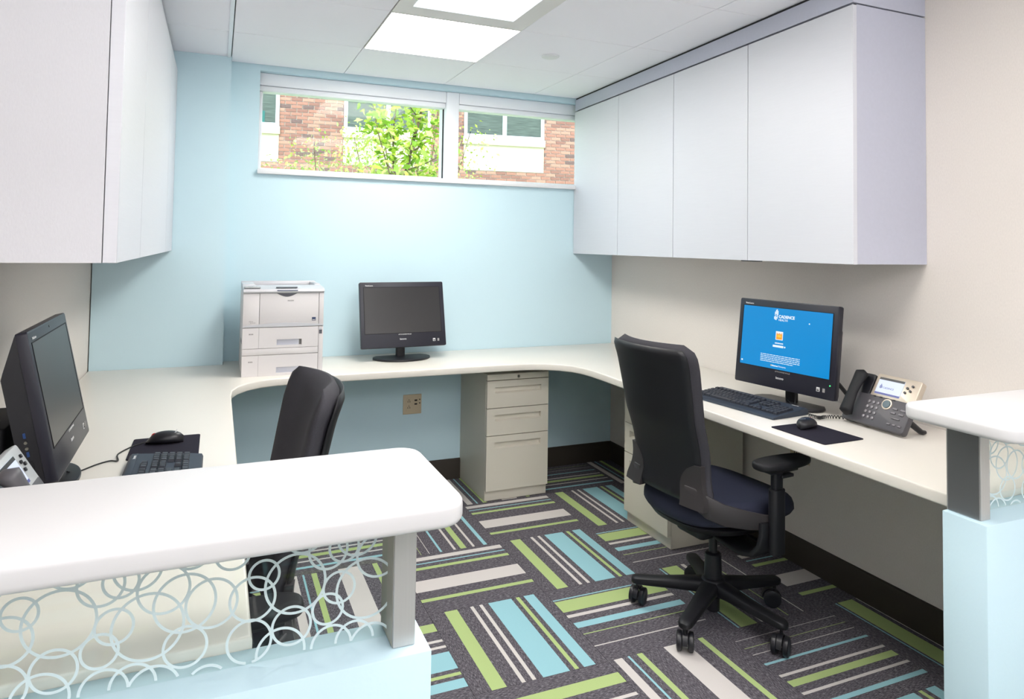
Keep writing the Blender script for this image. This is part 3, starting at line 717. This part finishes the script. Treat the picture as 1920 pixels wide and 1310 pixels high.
# ------------------------------------------------------------------ desk phones
def phone(label, loc, rz, pale=False):
    t = thing('desk_phone', label, 'desk phone', loc, rz)
    mb = m_phone; ms = m_phone_pale if pale else m_phone_sil
    T = Matrix.Translation((0, 0, .016)) @ rot(-31, 0, 0)      # local plate: x right, z up the plate, -y out
    def P(name, b, m, par=None, sharp=38):
        o = obj(name, b, m, par or t, sharp=sharp)
        if not par: o.matrix_local = T
        return o
    b = nb(); prism(b, rrect(-.132, .132, .0, .118, .012, 4), 0, .026, bev=.004, seg=2, mtx=rot(90, 0, 0) @ Matrix.Translation((0, 0, -.026))); P('phone_body', b, mb)
    b = nb(); prism(b, rrect(-.052, .132, .102, .204, .008, 4), 0, .026, bev=.004, seg=2, mtx=rot(90, 0, 0) @ Matrix.Translation((0, 0, -.0265))); fr = P('display_housing', b, ms)
    b = nb(); prism(b, rrect(-.132, -.056, .0, .196, .012, 4), 0, .024, bev=.004, seg=2, mtx=rot(90, 0, 0) @ Matrix.Translation((0, 0, -.0245))); P('cradle', b, m_blk)
    b = nb(); box(b, -.036, .068, -.0012, .001, .124, .190); lcd = P('display', b, m_phone_lcd)
    b = nb(); box(b, -.036, .068, -.0016, -.0012, .181, .190); obj('display_title_bar', b, m_blk, lcd)
    b = nb(); box(b, -.036, .068, -.0016, -.0012, .124, .131)
    for k, h_ in enumerate((.010, .018, .014, .008)): box(b, -.024+k*.003, -.022+k*.003, -.0016, -.0012, .150-h_*.2, .150+h_*.8)
    obj('display_graphics', b, m_phone_lcd_bar, lcd)
    text_mesh('CADENCE', .010, m_phone_lcd_bar, lcd, Matrix.Translation((-.010, -.0014, .148)) @ FACE, 'lettering', 0, .0002)
    for k in range(4):
        P('soft_key', bx(-.034+k*.027, -.022+k*.027, -.003, .0, .111, .115, bev=.001, seg=1), m_blk)
    for px_, pz in ((.086, .168), (.104, .178), (.082, .150), (.100, .159)):
        b = nb(); tube(b, [(px_, 0, pz), (px_, -.004, pz)], .0045, 12); P('round_key', b, m_blk)
    for r_ in range(4):
        for c_ in range(3):
            b = nb(); lathe(b, [(0, 0), (.0066, 0), (.006, .003), (.0, .0042)], 12); o = P('dial_key', b, m_phone_key); o.matrix_local = T @ Matrix.Translation((-.040+c_*.019, 0, .088-r_*.020)) @ rot(90, 0, 0)
    b = nb(); lathe(b, [(0, 0), (.0205, 0), (.0200, .003), (.016, .0035), (.0155, .0025), (.0, .0045)], 24); o = P('navigation_wheel', b, [m_phone_sil]); o.matrix_local = T @ Matrix.Translation((.033, 0, .092)) @ rot(90, 0, 0)
    b = nb(); lathe(b, [(0, 0), (.0155, 0), (.0145, .0055), (.0, .0058)], 24); o = P('navigation_button', b, [m_teal_btn]); o.matrix_local = T @ Matrix.Translation((.033, 0, .092)) @ rot(90, 0, 0)
    for px_, pz in ((.072, .082), (.104, .082), (.070, .066), (.102, .066)):
        P('oval_key', bx(px_-.010, px_+.010, -.004, 0, pz-.004, pz+.004, bev=.0018), m_phone_key)
    P('volume_key', bx(.070, .104, -.004, 0, .045, .049, bev=.0012), m_phone_key)
    for k in range(3): P('oval_key', bx(.062+k*.022, .075+k*.022, -.004, 0, .020, .027, bev=.002), m_phone_key)
    # handset
    b = nb(); secs = []
    for k in range(17):
        s = k/16; z = .006+s*.188; e = abs(2*s-1)
        thick = .017+.018*max(0, (e-.45)/.55)**1.2; wd = .021+.006*e; lift = .030-.016*(1-(2*s-1)**2)*-1
        yc = -(.026+.010*(1-e*e)) ; shrink = math.sqrt(max(0.02, 1-max(0, (e-.82)/.18)**2))
        secs.append([Vector((-.094+wd*shrink*math.cos(a), yc+(-.014 if e > 1 else 0)+thick*shrink*math.sin(a)*.75, z)) for a in [2*PI*j/16 for j in range(16)]])
    loft(b, secs); P('handset', b, m_blk2 if not pale else m_phone, sharp=70)
    # rear foot
    b = nb(); tube(b, [(.10, .05, .062), (.112, .115, .012), (.113, .128, .0085), (.113, .136, .0085)], [.012, .010, .0085, .007], 10)
    tube(b, [(-.09, .05, .062), (-.10, .115, .012), (-.10, .128, .0085)], [.012, .010, .0085], 10); box(b, -.10, .11, .055, .07, .03, .07)
    obj('rear_foot', b, m_blk, t)
    return t
m_teal_btn = mat('teal_button', (52, 78, 88), .35)
ph1 = phone('dark grey desk phone with silver display frame beside the lit monitor', (-.272, -2.252, .779), R(-92))
ph2 = phone('pale grey desk phone at far left behind the reception counter', (-2.775, -2.335, .779), R(90), True)
b = nb(); pts_ = []
for k in range(150):
    s = k/149; a = s*2*PI*24
    cxy = Vector((-.34+.115*s-.04*math.sin(s*PI), -2.03-.105*s-.02*math.sin(s*PI*2), .7885))
    pts_.append(cxy+Vector((.0055*math.cos(a)*.6, .0055*math.cos(a)*.8, .0055*math.sin(a))))
tube(b, pts_, .0019, 6); tag(obj('handset_cord', b, m_cable), 'coiled black handset cord beside the desk phone', 'phone cord')

# black box behind the left monitor
t = thing('document_box', 'black upright box with red band behind the left monitor', 'box', (-2.993, -1.90, .779), 0)
b = nb(); prism(b, rrect(-.05, .05, -.13, .13, .01, 3), 0, .185, bev=.004, seg=2); obj('box_body', b, m_blk2, t)
obj('red_band', bx(-.051, .051, -.131, .131, .062, .073), m_red, t)

# ------------------------------------------------------------------ printer
def printer():
    X0, X1, Y0, Y1, Z0 = -2.355, -1.977, -.508, -.118, .7785
    t = thing('printer', 'white laser printer with two paper trays on the back worktop', 'printer', ((X0+X1)/2, Y0, Z0))
    W = (X1-X0)/2; D = Y1-Y0
    def P(name, b, m, par=t, sharp=38): return obj(name, b, m, par, sharp=sharp)
    P('printer_body', bx(-W, W, .014, D, .002, .395, bev=.006), m_prn); P('seam_gap', bx(-W+.003, W-.003, .0122, .0139, .004, .396), m_grey_print)
    # fronts
    P('front_cover', bx(-W+.0755, W-.0245, 0, .012, .236, .399, bev=.002), m_prn)
    P('left_front', bx(-W, -W+.074, 0, .012, .236, .399, bev=.002), m_prn); P('right_front', bx(W-.023, W, 0, .012, .236, .399, bev=.002), m_prn)
    b = nb(); pr_ = [(-W, .236)] + [(-W+2*W*k/12, .243+.012*math.sin(PI*k/12)) for k in range(13)] + [(W, .236)]
    loft(b, [[Vector((x, y, z)) for x, z in pr_] for y in (-.0012, .002)]); P('front_curve_trim', b, m_prn_top)
    for i, (z0, z1) in enumerate(((.134, .233), (.0, .100))):
        tr = None
        b = nb(); g0, g1, gz0, gz1 = -W+.158, W-.103, z0+.012, z0+.040
        for a in ((-W+.001, g0, z0, z1), (g1, W-.024, z0, z1), (g0, g1, z0, gz0), (g0, g1, gz1, z1)): box(b, a[0], a[1], 0, .012, a[2], a[3])
        tr = P('paper_tray', b, m_prn, sharp=20)
        P('tray_grip', bx(g0, g1-.012, .0085, .0120, gz0, gz1), m_prn_grip, tr); P('tray_side_line', bx(-W+.0745, -W+.0755, -.0004, .001, z0, z1), m_grey_print, tr)
        text_mesh('A4' if 0 else '▤', .001, m_grey_print, tr, Matrix.Identity(4)) if 0 else None
        b = nb(); [box(b, -W+.03+k*.007, -W+.035+k*.007, -.0006, 0, z1-.033, z1-.027) for k in range(3)]; P('tray_mark', b, m_grey_print, tr)
    P('tray_spacer', bx(-W+.001, W-.024, .001, .012, .102, .1325, bev=.001), m_prn)
    P('side_column', bx(W-.0225, W, .001, .012, .0, .233, bev=.0015), m_prn)
    P('power_switch', bx(W-.020, W-.006, -.001, .003, .196, .216), m_prn_dark); P('switch_label', bx(W-.019, W-.007, -.0006, .002, .218, .225), m_prn_top)
    # dark grip scoop
    b = nb(); sp = [(-.048+.012*0+.096*k/14, .399-.017*math.sin(PI*k/14)) for k in range(15)]
    loft(b, [[Vector((x+.012, y, z)) for x, z in sp] for y in (-.001, .003)]); P('grip_scoop', b, m_prn_dark)
    # silver top
    b = nb(); tp = [(-.004, .400), (-.008, .408), (-.004, .419), (.02, .426), (.16, .430), (.16, .400)]
    loft(b, [[Vector((x, y, z)) for y, z in tp] for x in (-W, W)]); P('top_deck', b, m_prn_top)
    b = nb(); box(b, -W, -W+.06, .15, D, .396, .436, bev=.004); box(b, W-.03, W, .15, D, .396, .436, bev=.004); box(b, -W, W, D-.04, D, .396, .440, bev=.004); P('output_rim', b, m_prn_top)
    P('output_well', bx(-W+.06, W-.03, .16, D-.04, .397, .405), m_prn_dark)
    b = nb(); box(b, -.040, .060, .002, .015, .4255, .4295); P('paper_stop', b, m_prn_dark)
    b = nb(); box(b, -.036, .062, -.009, -.004, .411, .4145); P('vent_line', b, m_navy_print)
    b = nb(); box(b, -W+.004, -W+.078, .004, .07, .425, .431, bev=.002); cp = P('control_panel', b, m_phone_pale)
    for k in range(4): P('panel_button', bx(-W+.010+k*.017, -W+.022+k*.017, .012, .03, .431, .4325, bev=.0006, seg=1), m_prn_top if k % 2 else m_print, cp)
    text_mesh('RICOH', .0095, m_grey_print, t, Matrix.Translation((.015, -.0008, .360)) @ FACE, 'lettering', .0002, .0002)
    text_mesh('Aficio', .008, m_grey_print, t, Matrix.Translation((-W+.028, -.0008, .262)) @ FACE, 'lettering', 0, .0002); text_mesh('SP 4310N', .006, m_grey_print, t, Matrix.Translation((-W+.034, -.0008, .2555)) @ FACE, 'lettering', 0, .0002)
    P('energy_sticker', bx(W-.056, W-.038, -.0008, .001, .262, .279), m_navy_print); P('sticker_curve', bx(W-.054, W-.040, -.0012, .001, .265, .268), m_print)
    P('side_grille', bx(-W-.0008, -W+.002, .06, .16, .15, .17), m_prn_dark)
    return t
printer()

# ------------------------------------------------------------------ office chairs
def office_chair(label, loc, rz):
    t = thing('office_chair', label, 'office chair', loc, rz)
    def P(name, b, m, par=t, sharp=45): return obj(name, b, m, par, sharp=sharp)
    # five-star base
    for k in range(5):
        a = R(63+72*k); ca, sa = math.cos(a), math.sin(a)
        b = nb(); rings = []
        for r_, z, wd, h in ((.02, .122, .036, .056), (.07, .120, .033, .050), (.15, .112, .029, .040), (.24, .104, .026, .034), (.288, .101, .026, .031), (.304, .100, .022, .027), (.313, .099, .012, .018)):
            ring = []
            for j in range(12):
                q = 2*PI*j/12; ex = .6
                cy_ = math.copysign(abs(math.cos(q))**ex, math.cos(q))*wd; cz = math.copysign(abs(math.sin(q))**ex, math.sin(q))*h/2
                ring.append(Vector((r_*ca-cy_*sa, r_*sa+cy_*ca, z+cz)))
            rings.append(ring)
        loft(b, rings); P('base_leg', b, m_shell)
        # caster
        cs = nb(); tube(cs, [(0, 0, .046), (0, 0, .088)], .0055, 10)
        hood = nb()
        for j in range(9):
            pass
        hood.free()
        box(cs, -.012, .016, -.006, .006, .030, .056, bev=.004)
        # hood: half ring over the wheels
        n = 10; rr1, rr2 = .0372, .034
        outer = [[Vector((rr*math.cos(PI*j/n)-.012, y_, .034+rr*math.sin(PI*j/n))) for j in range(n+1)] for y_ in (-.009, .009) for rr in (rr2, rr1)]
        for q in range(n):
            for A_, B_ in ((outer[1], outer[3]), (outer[0], outer[2]), (outer[0], outer[1]), (outer[2], outer[3])):
                v = [cs.verts.new(p) for p in (A_[q], A_[q+1], B_[q+1], B_[q])]; cs.faces.new(v)
        cst = P('caster', cs, m_blk)
        ang = a+R([40, 75, 20, 110, -30][k])
        cst.location = (.292*ca, .292*sa, 0); cst.rotation_euler = (0, 0, ang)
        for s in (-1, 1):
            wb = nb(); prof = [(.0, .0), (.025, .0), (.0325, .003), (.034, .008), (.033, .018), (.025, .021), (.013, .019), (.0, .019)]
            rings = [[Vector((-.012+r_*math.cos(2*PI*j/24), s*(.0095+z), .034+r_*math.sin(2*PI*j/24))) for j in range(24)] for r_, z in prof]
            loft(wb, rings, caps=False); P('wheel', wb, m_blk, cst)
    b = nb(); lathe(b, [(.0, .085), (.042, .088), (.050, .10), (.050, .135), (.042, .150), (.034, .155), (.0, .155)], 28); P('hub', b, m_shell)
    b = nb(); lathe(b, [(.0, .030), (.024, .030), (.026, .034), (.026, .09), (0, .09)], 20); P('gas_spring_end', b, m_blk)
    b = nb(); lathe(b, [(.0, .15), (.034, .15), (.031, .245), (.025, .25), (0, .25)], 24); P('column_sleeve', b, m_blk)
    b = nb(); lathe(b, [(.0, .25), (.0165, .25), (.0165, .345), (0, .345)], 20); P('gas_spring', b, m_blk)
    # seat mechanism
    b = nb(); box(b, -.13, .10, -.075, .075, .335, .395, bev=.02, seg=3); P('seat_mechanism', b, m_shell)
    # seat cushion: superellipse, waterfall front
    b = nb(); n = 44; rings = []
    def sq(v, e): return math.copysign(abs(v)**e, v)
    for off, zz in ((.55, .425), (.86, .428), (.96, .437), (1.0, .455), (.995, .475), (.97, .492), (.92, .503), (.80, .509), (.55, .508), (.25, .505), (.02, .504)):
        ring = []
        for j in range(n):
            q = 2*PI*j/n; cx_, cy_ = sq(math.cos(q), .72), sq(math.sin(q), .66)
            x = .015+.262*cx_*off; y = .250*cy_*off*(1-.07*max(0, -cx_))
            z = zz - .030*max(0, (x-.13)/.147)**2 - .012*max(0, (-x-.12)/.14)**2 + .006*(abs(y)/.25)**2*off
            ring.append(Vector((x, y, z)))
        rings.append(ring)
    loft(b, rings); P('seat', b, m_navy, sharp=80)
    b = nb(); rings = []
    for off, zz in ((.30, .375), (.62, .383), (.86, .400), (.93, .424), (.90, .430)):
        rings.append([Vector((.005+.255*sq(math.cos(2*PI*j/n), .8)*off, .245*sq(math.sin(2*PI*j/n), .75)*off, zz-.022*max(0, (.255*math.cos(2*PI*j/n)*off-.12)/.14)**2)) for j in range(n)])
    loft(b, rings); P('seat_pan', b, m_shell, sharp=80)
    # backrest
    Z0, Z1 = .520, 1.088
    def spine(z):        # x of the back's rear face on the centre line
        v = (z-Z0)/(Z1-Z0)
        return -.268+.016*math.sin(min(1, v/.5)*PI)-.122*max(0, v-.08)**1.2-.010*max(0, v-.85)/.15
    def halfw(z):
        v = (z-Z0)/(Z1-Z0)
        w0 = .190+.031*max(0, (v-.2)/.8)+.026*math.exp(-(v/.10)**2)
        if v > .91: w0 -= .052*(1-math.sqrt(max(0, 1-((v-.91)/.09)**2)))
        return w0
    def surf(u, z, d): return Vector((spine(z)+.050*u*u*(.45+.55*(z-Z0)/(Z1-Z0))+d, u*halfw(z), z))
    NU, NV = 18, 26
    def panel(b, zs, umax, d0, d1, rim, uf=None):
        """closed pad between offsets d0 (rear) and d1 (front)"""
        rings = []
        for z in zs:
            us = [-umax+2*umax*k/NU for k in range(NU+1)]
            e = min(1, min(z-zs[0], zs[-1]-z)/rim) if rim > 0 else 1
            e = math.sqrt(max(.02, 1-(1-e)**2))
            mid = (d0+d1)/2
            rear = [surf(u, z, mid+(d0-mid)*e*math.sqrt(max(.05, 1-abs(u/umax)**10))) for u in us]
            front = [surf(u, z, mid+(d1-mid)*e*math.sqrt(max(.05, 1-abs(u/umax)**5))) for u in us[::-1]]
            rings.append(rear+front)
        loft(b, rings)
    zs = [Z0+(Z1-Z0)*k/NV for k in range(NV+1)]
    b = nb(); panel(b, zs, 1.0, .004, .060, .05); P('back_cushion', b, m_fab, sharp=179)
    b = nb(); zs2 = [Z0+.004+(Z1-.018-Z0)*k/NV for k in range(NV+1)]; panel(b, zs2, .955, -.008, .012, .02); P('back_shell', b, m_shell, sharp=179)
    # grey lower side panels of the shell and the carriers that wrap forward to the arms
    for s in (-1, 1):
        b = nb(); rows = []
        for k in range(9):
            z = .512+.150*k/8
            u0 = .52+.30*max(0, (k-3)/5)**2.2 if k < 8 else .86
            rows.append([surf(s*(u0+(1.0-u0)*j/6), z, -.0105) for j in range(7)] + [surf(s*(u0+(1.0-u0)*j/6), z, .010) for j in range(6, -1, -1)])
        loft(b, rows); P('lower_shell', b, m_grey_shell, sharp=70)
        b = nb(); rings = []
        path = [(-.256, .125, .558, .050), (-.250, .168, .547, .070), (-.230, .201, .526, .080), (-.180, .235, .500, .076), (-.100, .266, .480, .064), (-.03, .284, .466, .055), (.02, .286, .458, .050)]
        for i, (x, y, z, h) in enumerate(path):
            x2, y2 = path[min(i+1, 6)][:2]; x1, y1 = path[max(i-1, 0)][:2]; tx, ty = x2-x1, y2-y1; L = math.hypot(tx, ty); nx, ny = -ty/L, tx/L
            rings.append([Vector((x+nx*a_*.006, s*(y+ny*a_*.006), z+b_*h/2)) for a_, b_ in ((-1, -.9), (-.6, -1), (.6, -1), (1, -.9), (1, .9), (.6, 1), (-.6, 1), (-1, .9))])
        loft(b, rings); P('back_carrier', b, m_grey_shell, sharp=60)
        # J bracket from the arm down and under the seat
        b = nb(); rings = []
        pth = [(.287, .470), (.290, .430), (.282, .385), (.255, .352), (.205, .338), (.13, .342), (.06, .352)]
        for i, (y, z) in enumerate(pth):
            y2, z2 = pth[min(i+1, 6)]; y1, z1 = pth[max(i-1, 0)]; ty, tz = y2-y1, z2-z1; L = math.hypot(ty, tz); ny, nz = -tz/L, ty/L
            wd = .045+.012*min(1, i/3)
            rings.append([Vector((-.015+a_*wd, s*(y+ny*b_*.010), z+nz*b_*.010)) for a_, b_ in ((-1, -.6), (-.9, -1), (.9, -1), (1, -.6), (1, .6), (.9, 1), (-.9, 1), (-1, .6))])
        loft(b, rings); P('arm_bracket', b, m_shell, sharp=60)
        # arm: sleeve, post, pad
        y0 = s*.312
        b = nb(); prism(b, [(x-.005, y+y0) for x, y in rrect(-.030, .030, -.019, .019, .016, 5)], .365, .590, bev=.003, seg=2); P('arm_sleeve', b, m_shell)
        b = nb(); prism(b, [(x-.005, y+y0) for x, y in rrect(-.022, .022, -.013, .013, .010, 4)], .585, .655); P('arm_post', b, m_blk)
        b = nb(); box(b, -.06, .075, y0-.026, y0+.026, .650, .664, bev=.004); box(b, .0, .06, y0-.02, y0+.03, .628, .640, bev=.003); P('pad_plate', b, m_blk)
        b = nb(); op = []
        for k in range(40):
            q = 2*PI*k/40; cx_ = sq(math.cos(q), .62); cy_ = sq(math.sin(q), .7)
            op.append((.028+.128*cx_, y0+s*(-.004)+(.050-.010*max(0, cx_))*cy_))
        prism(b, op, .662, .690, bev=.011, seg=4); P('arm_pad', b, m_blk2, sharp=70)
    # tilt lever
    b = nb(); tube(b, [(.02, -.06, .372), (.02, -.20, .366), (.02, -.262, .362)], [.006, .006, .010], 10); P('tilt_lever', b, m_blk)
    return t
ch1 = office_chair('black swivel office chair seen from behind, before the blue login screen', (-.665, -1.870, 0), R(5))
ch2 = tree_copy(ch1)
ch2['label'] = 'charcoal swivel office chair at the left worktop, half hidden by the foreground counter'
ch2.location = (-2.555, -2.26, 0); ch2.rotation_euler = (0, 0, R(183))
for o_ in ch2.children:
    if o_.name.startswith(('arm_pad', 'pad_plate')): o_.location.x -= .15     # its arm pads are slid back
for o_ in (ch1, ch2): o_['group'] = 'office chairs at the worktops'

# ------------------------------------------------------------------ outside: lawn, brick building, trees
lawn = struct('ground_outside', bx(-14, 16, .3, 20, -.15, 0), m_grass)
fd = Vector((.989, -.148, 0)).normalized(); fn = Vector((-fd.y, fd.x, 0)); FO = Vector((.156, 8.843, 0))
FM = Matrix(((fd.x, fn.x, 0, FO.x), (fd.y, fn.y, 0, FO.y), (0, 0, 1, 0), (0, 0, 0, 1)))
bld = thing('brick_building', 'red brick building with limestone panels and wide windows outside the clerestory window', 'building')
bld.matrix_world = FM
obj('mortar_wall', bx(-9, 11, .012, .5, 0, 7.5), m_mortar, bld)
wins = [(-3.30, -1.68), (-.54, 1.08), (1.72, 3.34)]
for x0, x1 in wins:
    obj('spandrel_panel', bx(x0, x1, -.02, .02, 2.865, 3.365), m_stone, bld)
    obj('stone_sill', bx(x0-.02, x1+.02, -.06, .02, 3.365, 3.505, bev=.006), m_stone, bld)
    f = None
    b = nb(); box(b, x0, x1, -.03, .02, 3.505, 3.57); box(b, x0, x0+.065, -.03, .02, 3.57, 5.0); box(b, x1-.065, x1, -.03, .02, 3.57, 5.0); box(b, (x0+x1)/2-.04, (x0+x1)/2+.04, -.03, .02, 3.57, 5.0); box(b, x0, x1, -.03, .02, 5.0, 5.06)
    box(b, x0, x1, -.03, .02, 4.02, 4.06) if x0 > 1.5 else None
    f = obj('window_frame', b, m_frame, bld)
    for a, c_ in ((x0+.065, (x0+x1)/2-.04), ((x0+x1)/2+.04, x1-.065)): obj('window_pane', bx(a, c_, -.008, .008, 3.57, 5.0), m_pane_out, f)
obj('teal_blind', bx(-3.2, -1.93, -.014, -.009, 3.57, 3.78), m_teal_shade, bld)
BL, BH, BW = .189, .054, .012
bmesh_list = [finish(bx(-BL/2, BL/2, -.012, .013, -BH/2, BH/2), 'brick', m_) for m_ in m_brickm]
rb = random.Random(11); cand = []
for row in range(int(.6/.0665), int(5.3/.0665)):
    z = row*.0665+.033; off = .1015*(row % 2)
    for k in range(-24, 34):
        s0 = k*.203+off-1.68; s1 = s0+BL
        segs = [(s0, s1)]
        if z > 2.865 and z < 5.08:
            for x0, x1 in wins:
                ns = []
                for a, c_ in segs:
                    if c_ <= x0 or a >= x1: ns.append((a, c_))
                    else:
                        if a < x0-.02: ns.append((a, x0-.005))
                        if c_ > x1+.02: ns.append((x1+.005, c_))
                segs = ns
        for a, c_ in segs: cand.append((a, c_, z))
def inview(c): return (2.62 < c[2] < 4.22 and -2.05 < c[1] and c[0] < 4.15) and not (c[2] < 2.8 and c[1] < 1.2)
vis = [c for c in cand if inview(c)]; vis.sort(key=lambda c: (c[0] > -.6 and c[1] < 1.3, abs(c[2]-3.5)))
keep = set(vis[:296])
rest = nb()
for c in cand:
    a, c_, z = c; L = c_-a
    mi = rb.choices((0, 1, 2, 3), (5, 3, 3, 1))[0]
    if c in keep:
        o = bpy.data.objects.new('brick', bmesh_list[mi]); C.objects.link(o); o.parent = bld
        o.location = ((a+c_)/2, rb.uniform(-.002, .002), z); o.scale = (L/BL, 1, 1)
    elif -5 < a < 7:
        box(rest, a, c_, -.012, .013, z-BH/2, z+BH/2, mi=mi)
o = obj('brickwork', rest, m_brickm, bld); o['kind'] = 'stuff'

def leaf_mesh(s, m):
    b = nb(); pts_ = [(0, 0, 0), (.22, .34, .04), (.18, .72, .05), (0, 1.05, -.05), (-.18, .72, .05), (-.22, .34, .04)]
    v = [b.verts.new(Vector(p)*s) for p in pts_]; c0 = b.verts.new(Vector((0, .5, -.03))*s)
    for i in range(6): b.faces.new((v[i], v[(i+1) % 6], c0))
    r = bmesh.ops.duplicate(b, geom=b.faces[:])
    me = bpy.data.meshes.new('leaf'); 
    b.free(); b = nb()
    t_ = [b.verts.new(Vector(p)*s) for p in pts_]; tc = b.verts.new(Vector((0, .5, -.03))*s); lo = [b.verts.new(Vector(p)*s-Vector((0, 0, .001))) for p in pts_]; lc = b.verts.new(Vector((0, .5, -.03))*s-Vector((0, 0, .001)))
    for i in range(6):
        j = (i+1) % 6; b.faces.new((t_[i], t_[j], tc)); b.faces.new((lo[j], lo[i], lc)); b.faces.new((t_[j], t_[i], lo[i], lo[j]))
    return finish(b, 'leaf', m, 80)
def leafy(name, label, base, branches, n_leaf, size, rad, meshes, single, seed, cat='tree'):
    rr = random.Random(seed); t = thing(name, label, cat, base)
    b = nb()
    for pts__, r0 in branches:
        tube(b, pts__, [r0*(1-.6*i/(len(pts__)-1)) for i in range(len(pts__))], 8)
    obj('trunk', b, m_bark, t)
    spots = []
    for pts__, r0 in branches:
        for i in range(len(pts__)-1):
            a, c_ = Vector(pts__[i]), Vector(pts__[i+1])
            if c_.z < 1.75: continue
            spots.append((a, c_))
    fol = nb()
    for k in range(n_leaf):
        a, c_ = rr.choice(spots); p = a.lerp(c_, rr.random()) + Vector((rr.gauss(0, rad), rr.gauss(0, rad), rr.gauss(0, rad*.8)))
        e = Euler((rr.uniform(-1.1, 1.1)-.5, rr.uniform(-.9, .9), rr.uniform(0, 2*PI))); s = rr.uniform(.7, 1.3)
        if k < single:
            o = bpy.data.objects.new('leaf', rr.choice(meshes)); C.objects.link(o); o.parent = t; o.location = p; o.rotation_euler = e; o.scale = (s, s, s)
        else:
            mt = Matrix.Translation(p) @ e.to_matrix().to_4x4() @ Matrix.Scale(s*size, 4)
            q = [mt @ Vector(v) for v in ((0, 0, 0), (.3, .5, .05), (0, 1, -.05), (-.3, .5, .05))]
            f = fol.faces.new([fol.verts.new(v) for v in q]); f.material_index = rr.randrange(len(meshes))
    if n_leaf > single:
        o = obj('foliage', fol, [m.materials[0] for m in meshes], t); o['kind'] = 'stuff'
LM = [leaf_mesh(.098, m_) for m_ in m_leaf]; LS = [leaf_mesh(.045, m_) for m_ in (m_leaf_small, m_leaf[2])]
main = [([(0, 0, 0), (-.03, 0, 1.2), (.02, 0, 2.05), (.10, .02, 2.45), (.20, .05, 2.8), (.26, .05, 3.2)], .030),
        ([(.0, 0, 1.9), (-.09, .03, 2.25), (-.10, .02, 2.6), (-.06, .02, 3.05)], .014), ([(.03, 0, 2.1), (-.14, -.02, 2.16), (-.26, -.02, 2.55), (-.33, 0, 2.9)], .010),
        ([(.10, 0, 2.4), (.3, 0, 2.55), (.42, .1, 2.85)], .009), ([(.05, 0, 2.2), (.28, .05, 2.3), (.45, 0, 2.4)], .008), ([(-.1, .02, 2.5), (-.2, .02, 2.7), (-.22, 0, 3.0)], .007),
        ([(.2, .05, 2.75), (.1, .1, 2.9), (.0, .1, 3.1)], .007), ([(-.02, 0, 1.95), (.2, 0, 2.1), (.38, 0, 2.12)], .007), ([(-.02, 0, 1.95), (-.25, 0, 2.08), (-.35, 0, 2.15)], .007)]
leafy('garden_tree', 'broad-leaved yellow-green young tree just outside the clerestory window', (-.70, 3.1, 0), main, 900, .095, .10, LM, 285, 5)
bush = [([(0, 0, 0), (0, 0, 1.2), (-.1, .1, 2.0), (-.15, .1, 2.5)], .012), ([(0, 0, 1.2), (.3, 0, 1.9), (.35, 0, 2.35), (.3, .1, 2.65)], .010), ([(0, 0, 1.2), (-.35, 0, 1.9), (-.45, .1, 2.25)], .009),
        ([(.1, 0, 1.3), (.6, .1, 1.9), (.75, .1, 2.2)], .009), ([(0, 0, 1.2), (-.6, 0, 1.85), (-.75, .1, 2.05)], .008), ([(.1, 0, 1.3), (.95, .1, 1.9), (1.1, .1, 2.15)], .009)]
leafy('flowering_shrub', 'airy pale green shrub left of the broad-leaved tree', (-1.35, 3.9, 0), bush, 4200, .045, .15, LS, 150, 8, 'shrub')
leafy('small_leaved_tree', 'small-leaved green tree behind the broad-leaved tree, before the building window', (.45, 6.2, 0), [([(0, 0, 0), (0, 0, 1.8), (-.2, 0, 2.8), (-.25, 0, 3.6)], .03), ([(0, 0, 1.8), (-.6, 0, 2.6), (-.75, 0, 3.5)], .015), ([(0, 0, 1.8), (.5, 0, 2.5), (.7, 0, 3.2)], .015), ([(0, 0, 2.2), (.1, 0, 2.9), (.2, 0, 3.8)], .012)], 1500, .06, .2, LS, 0, 9)
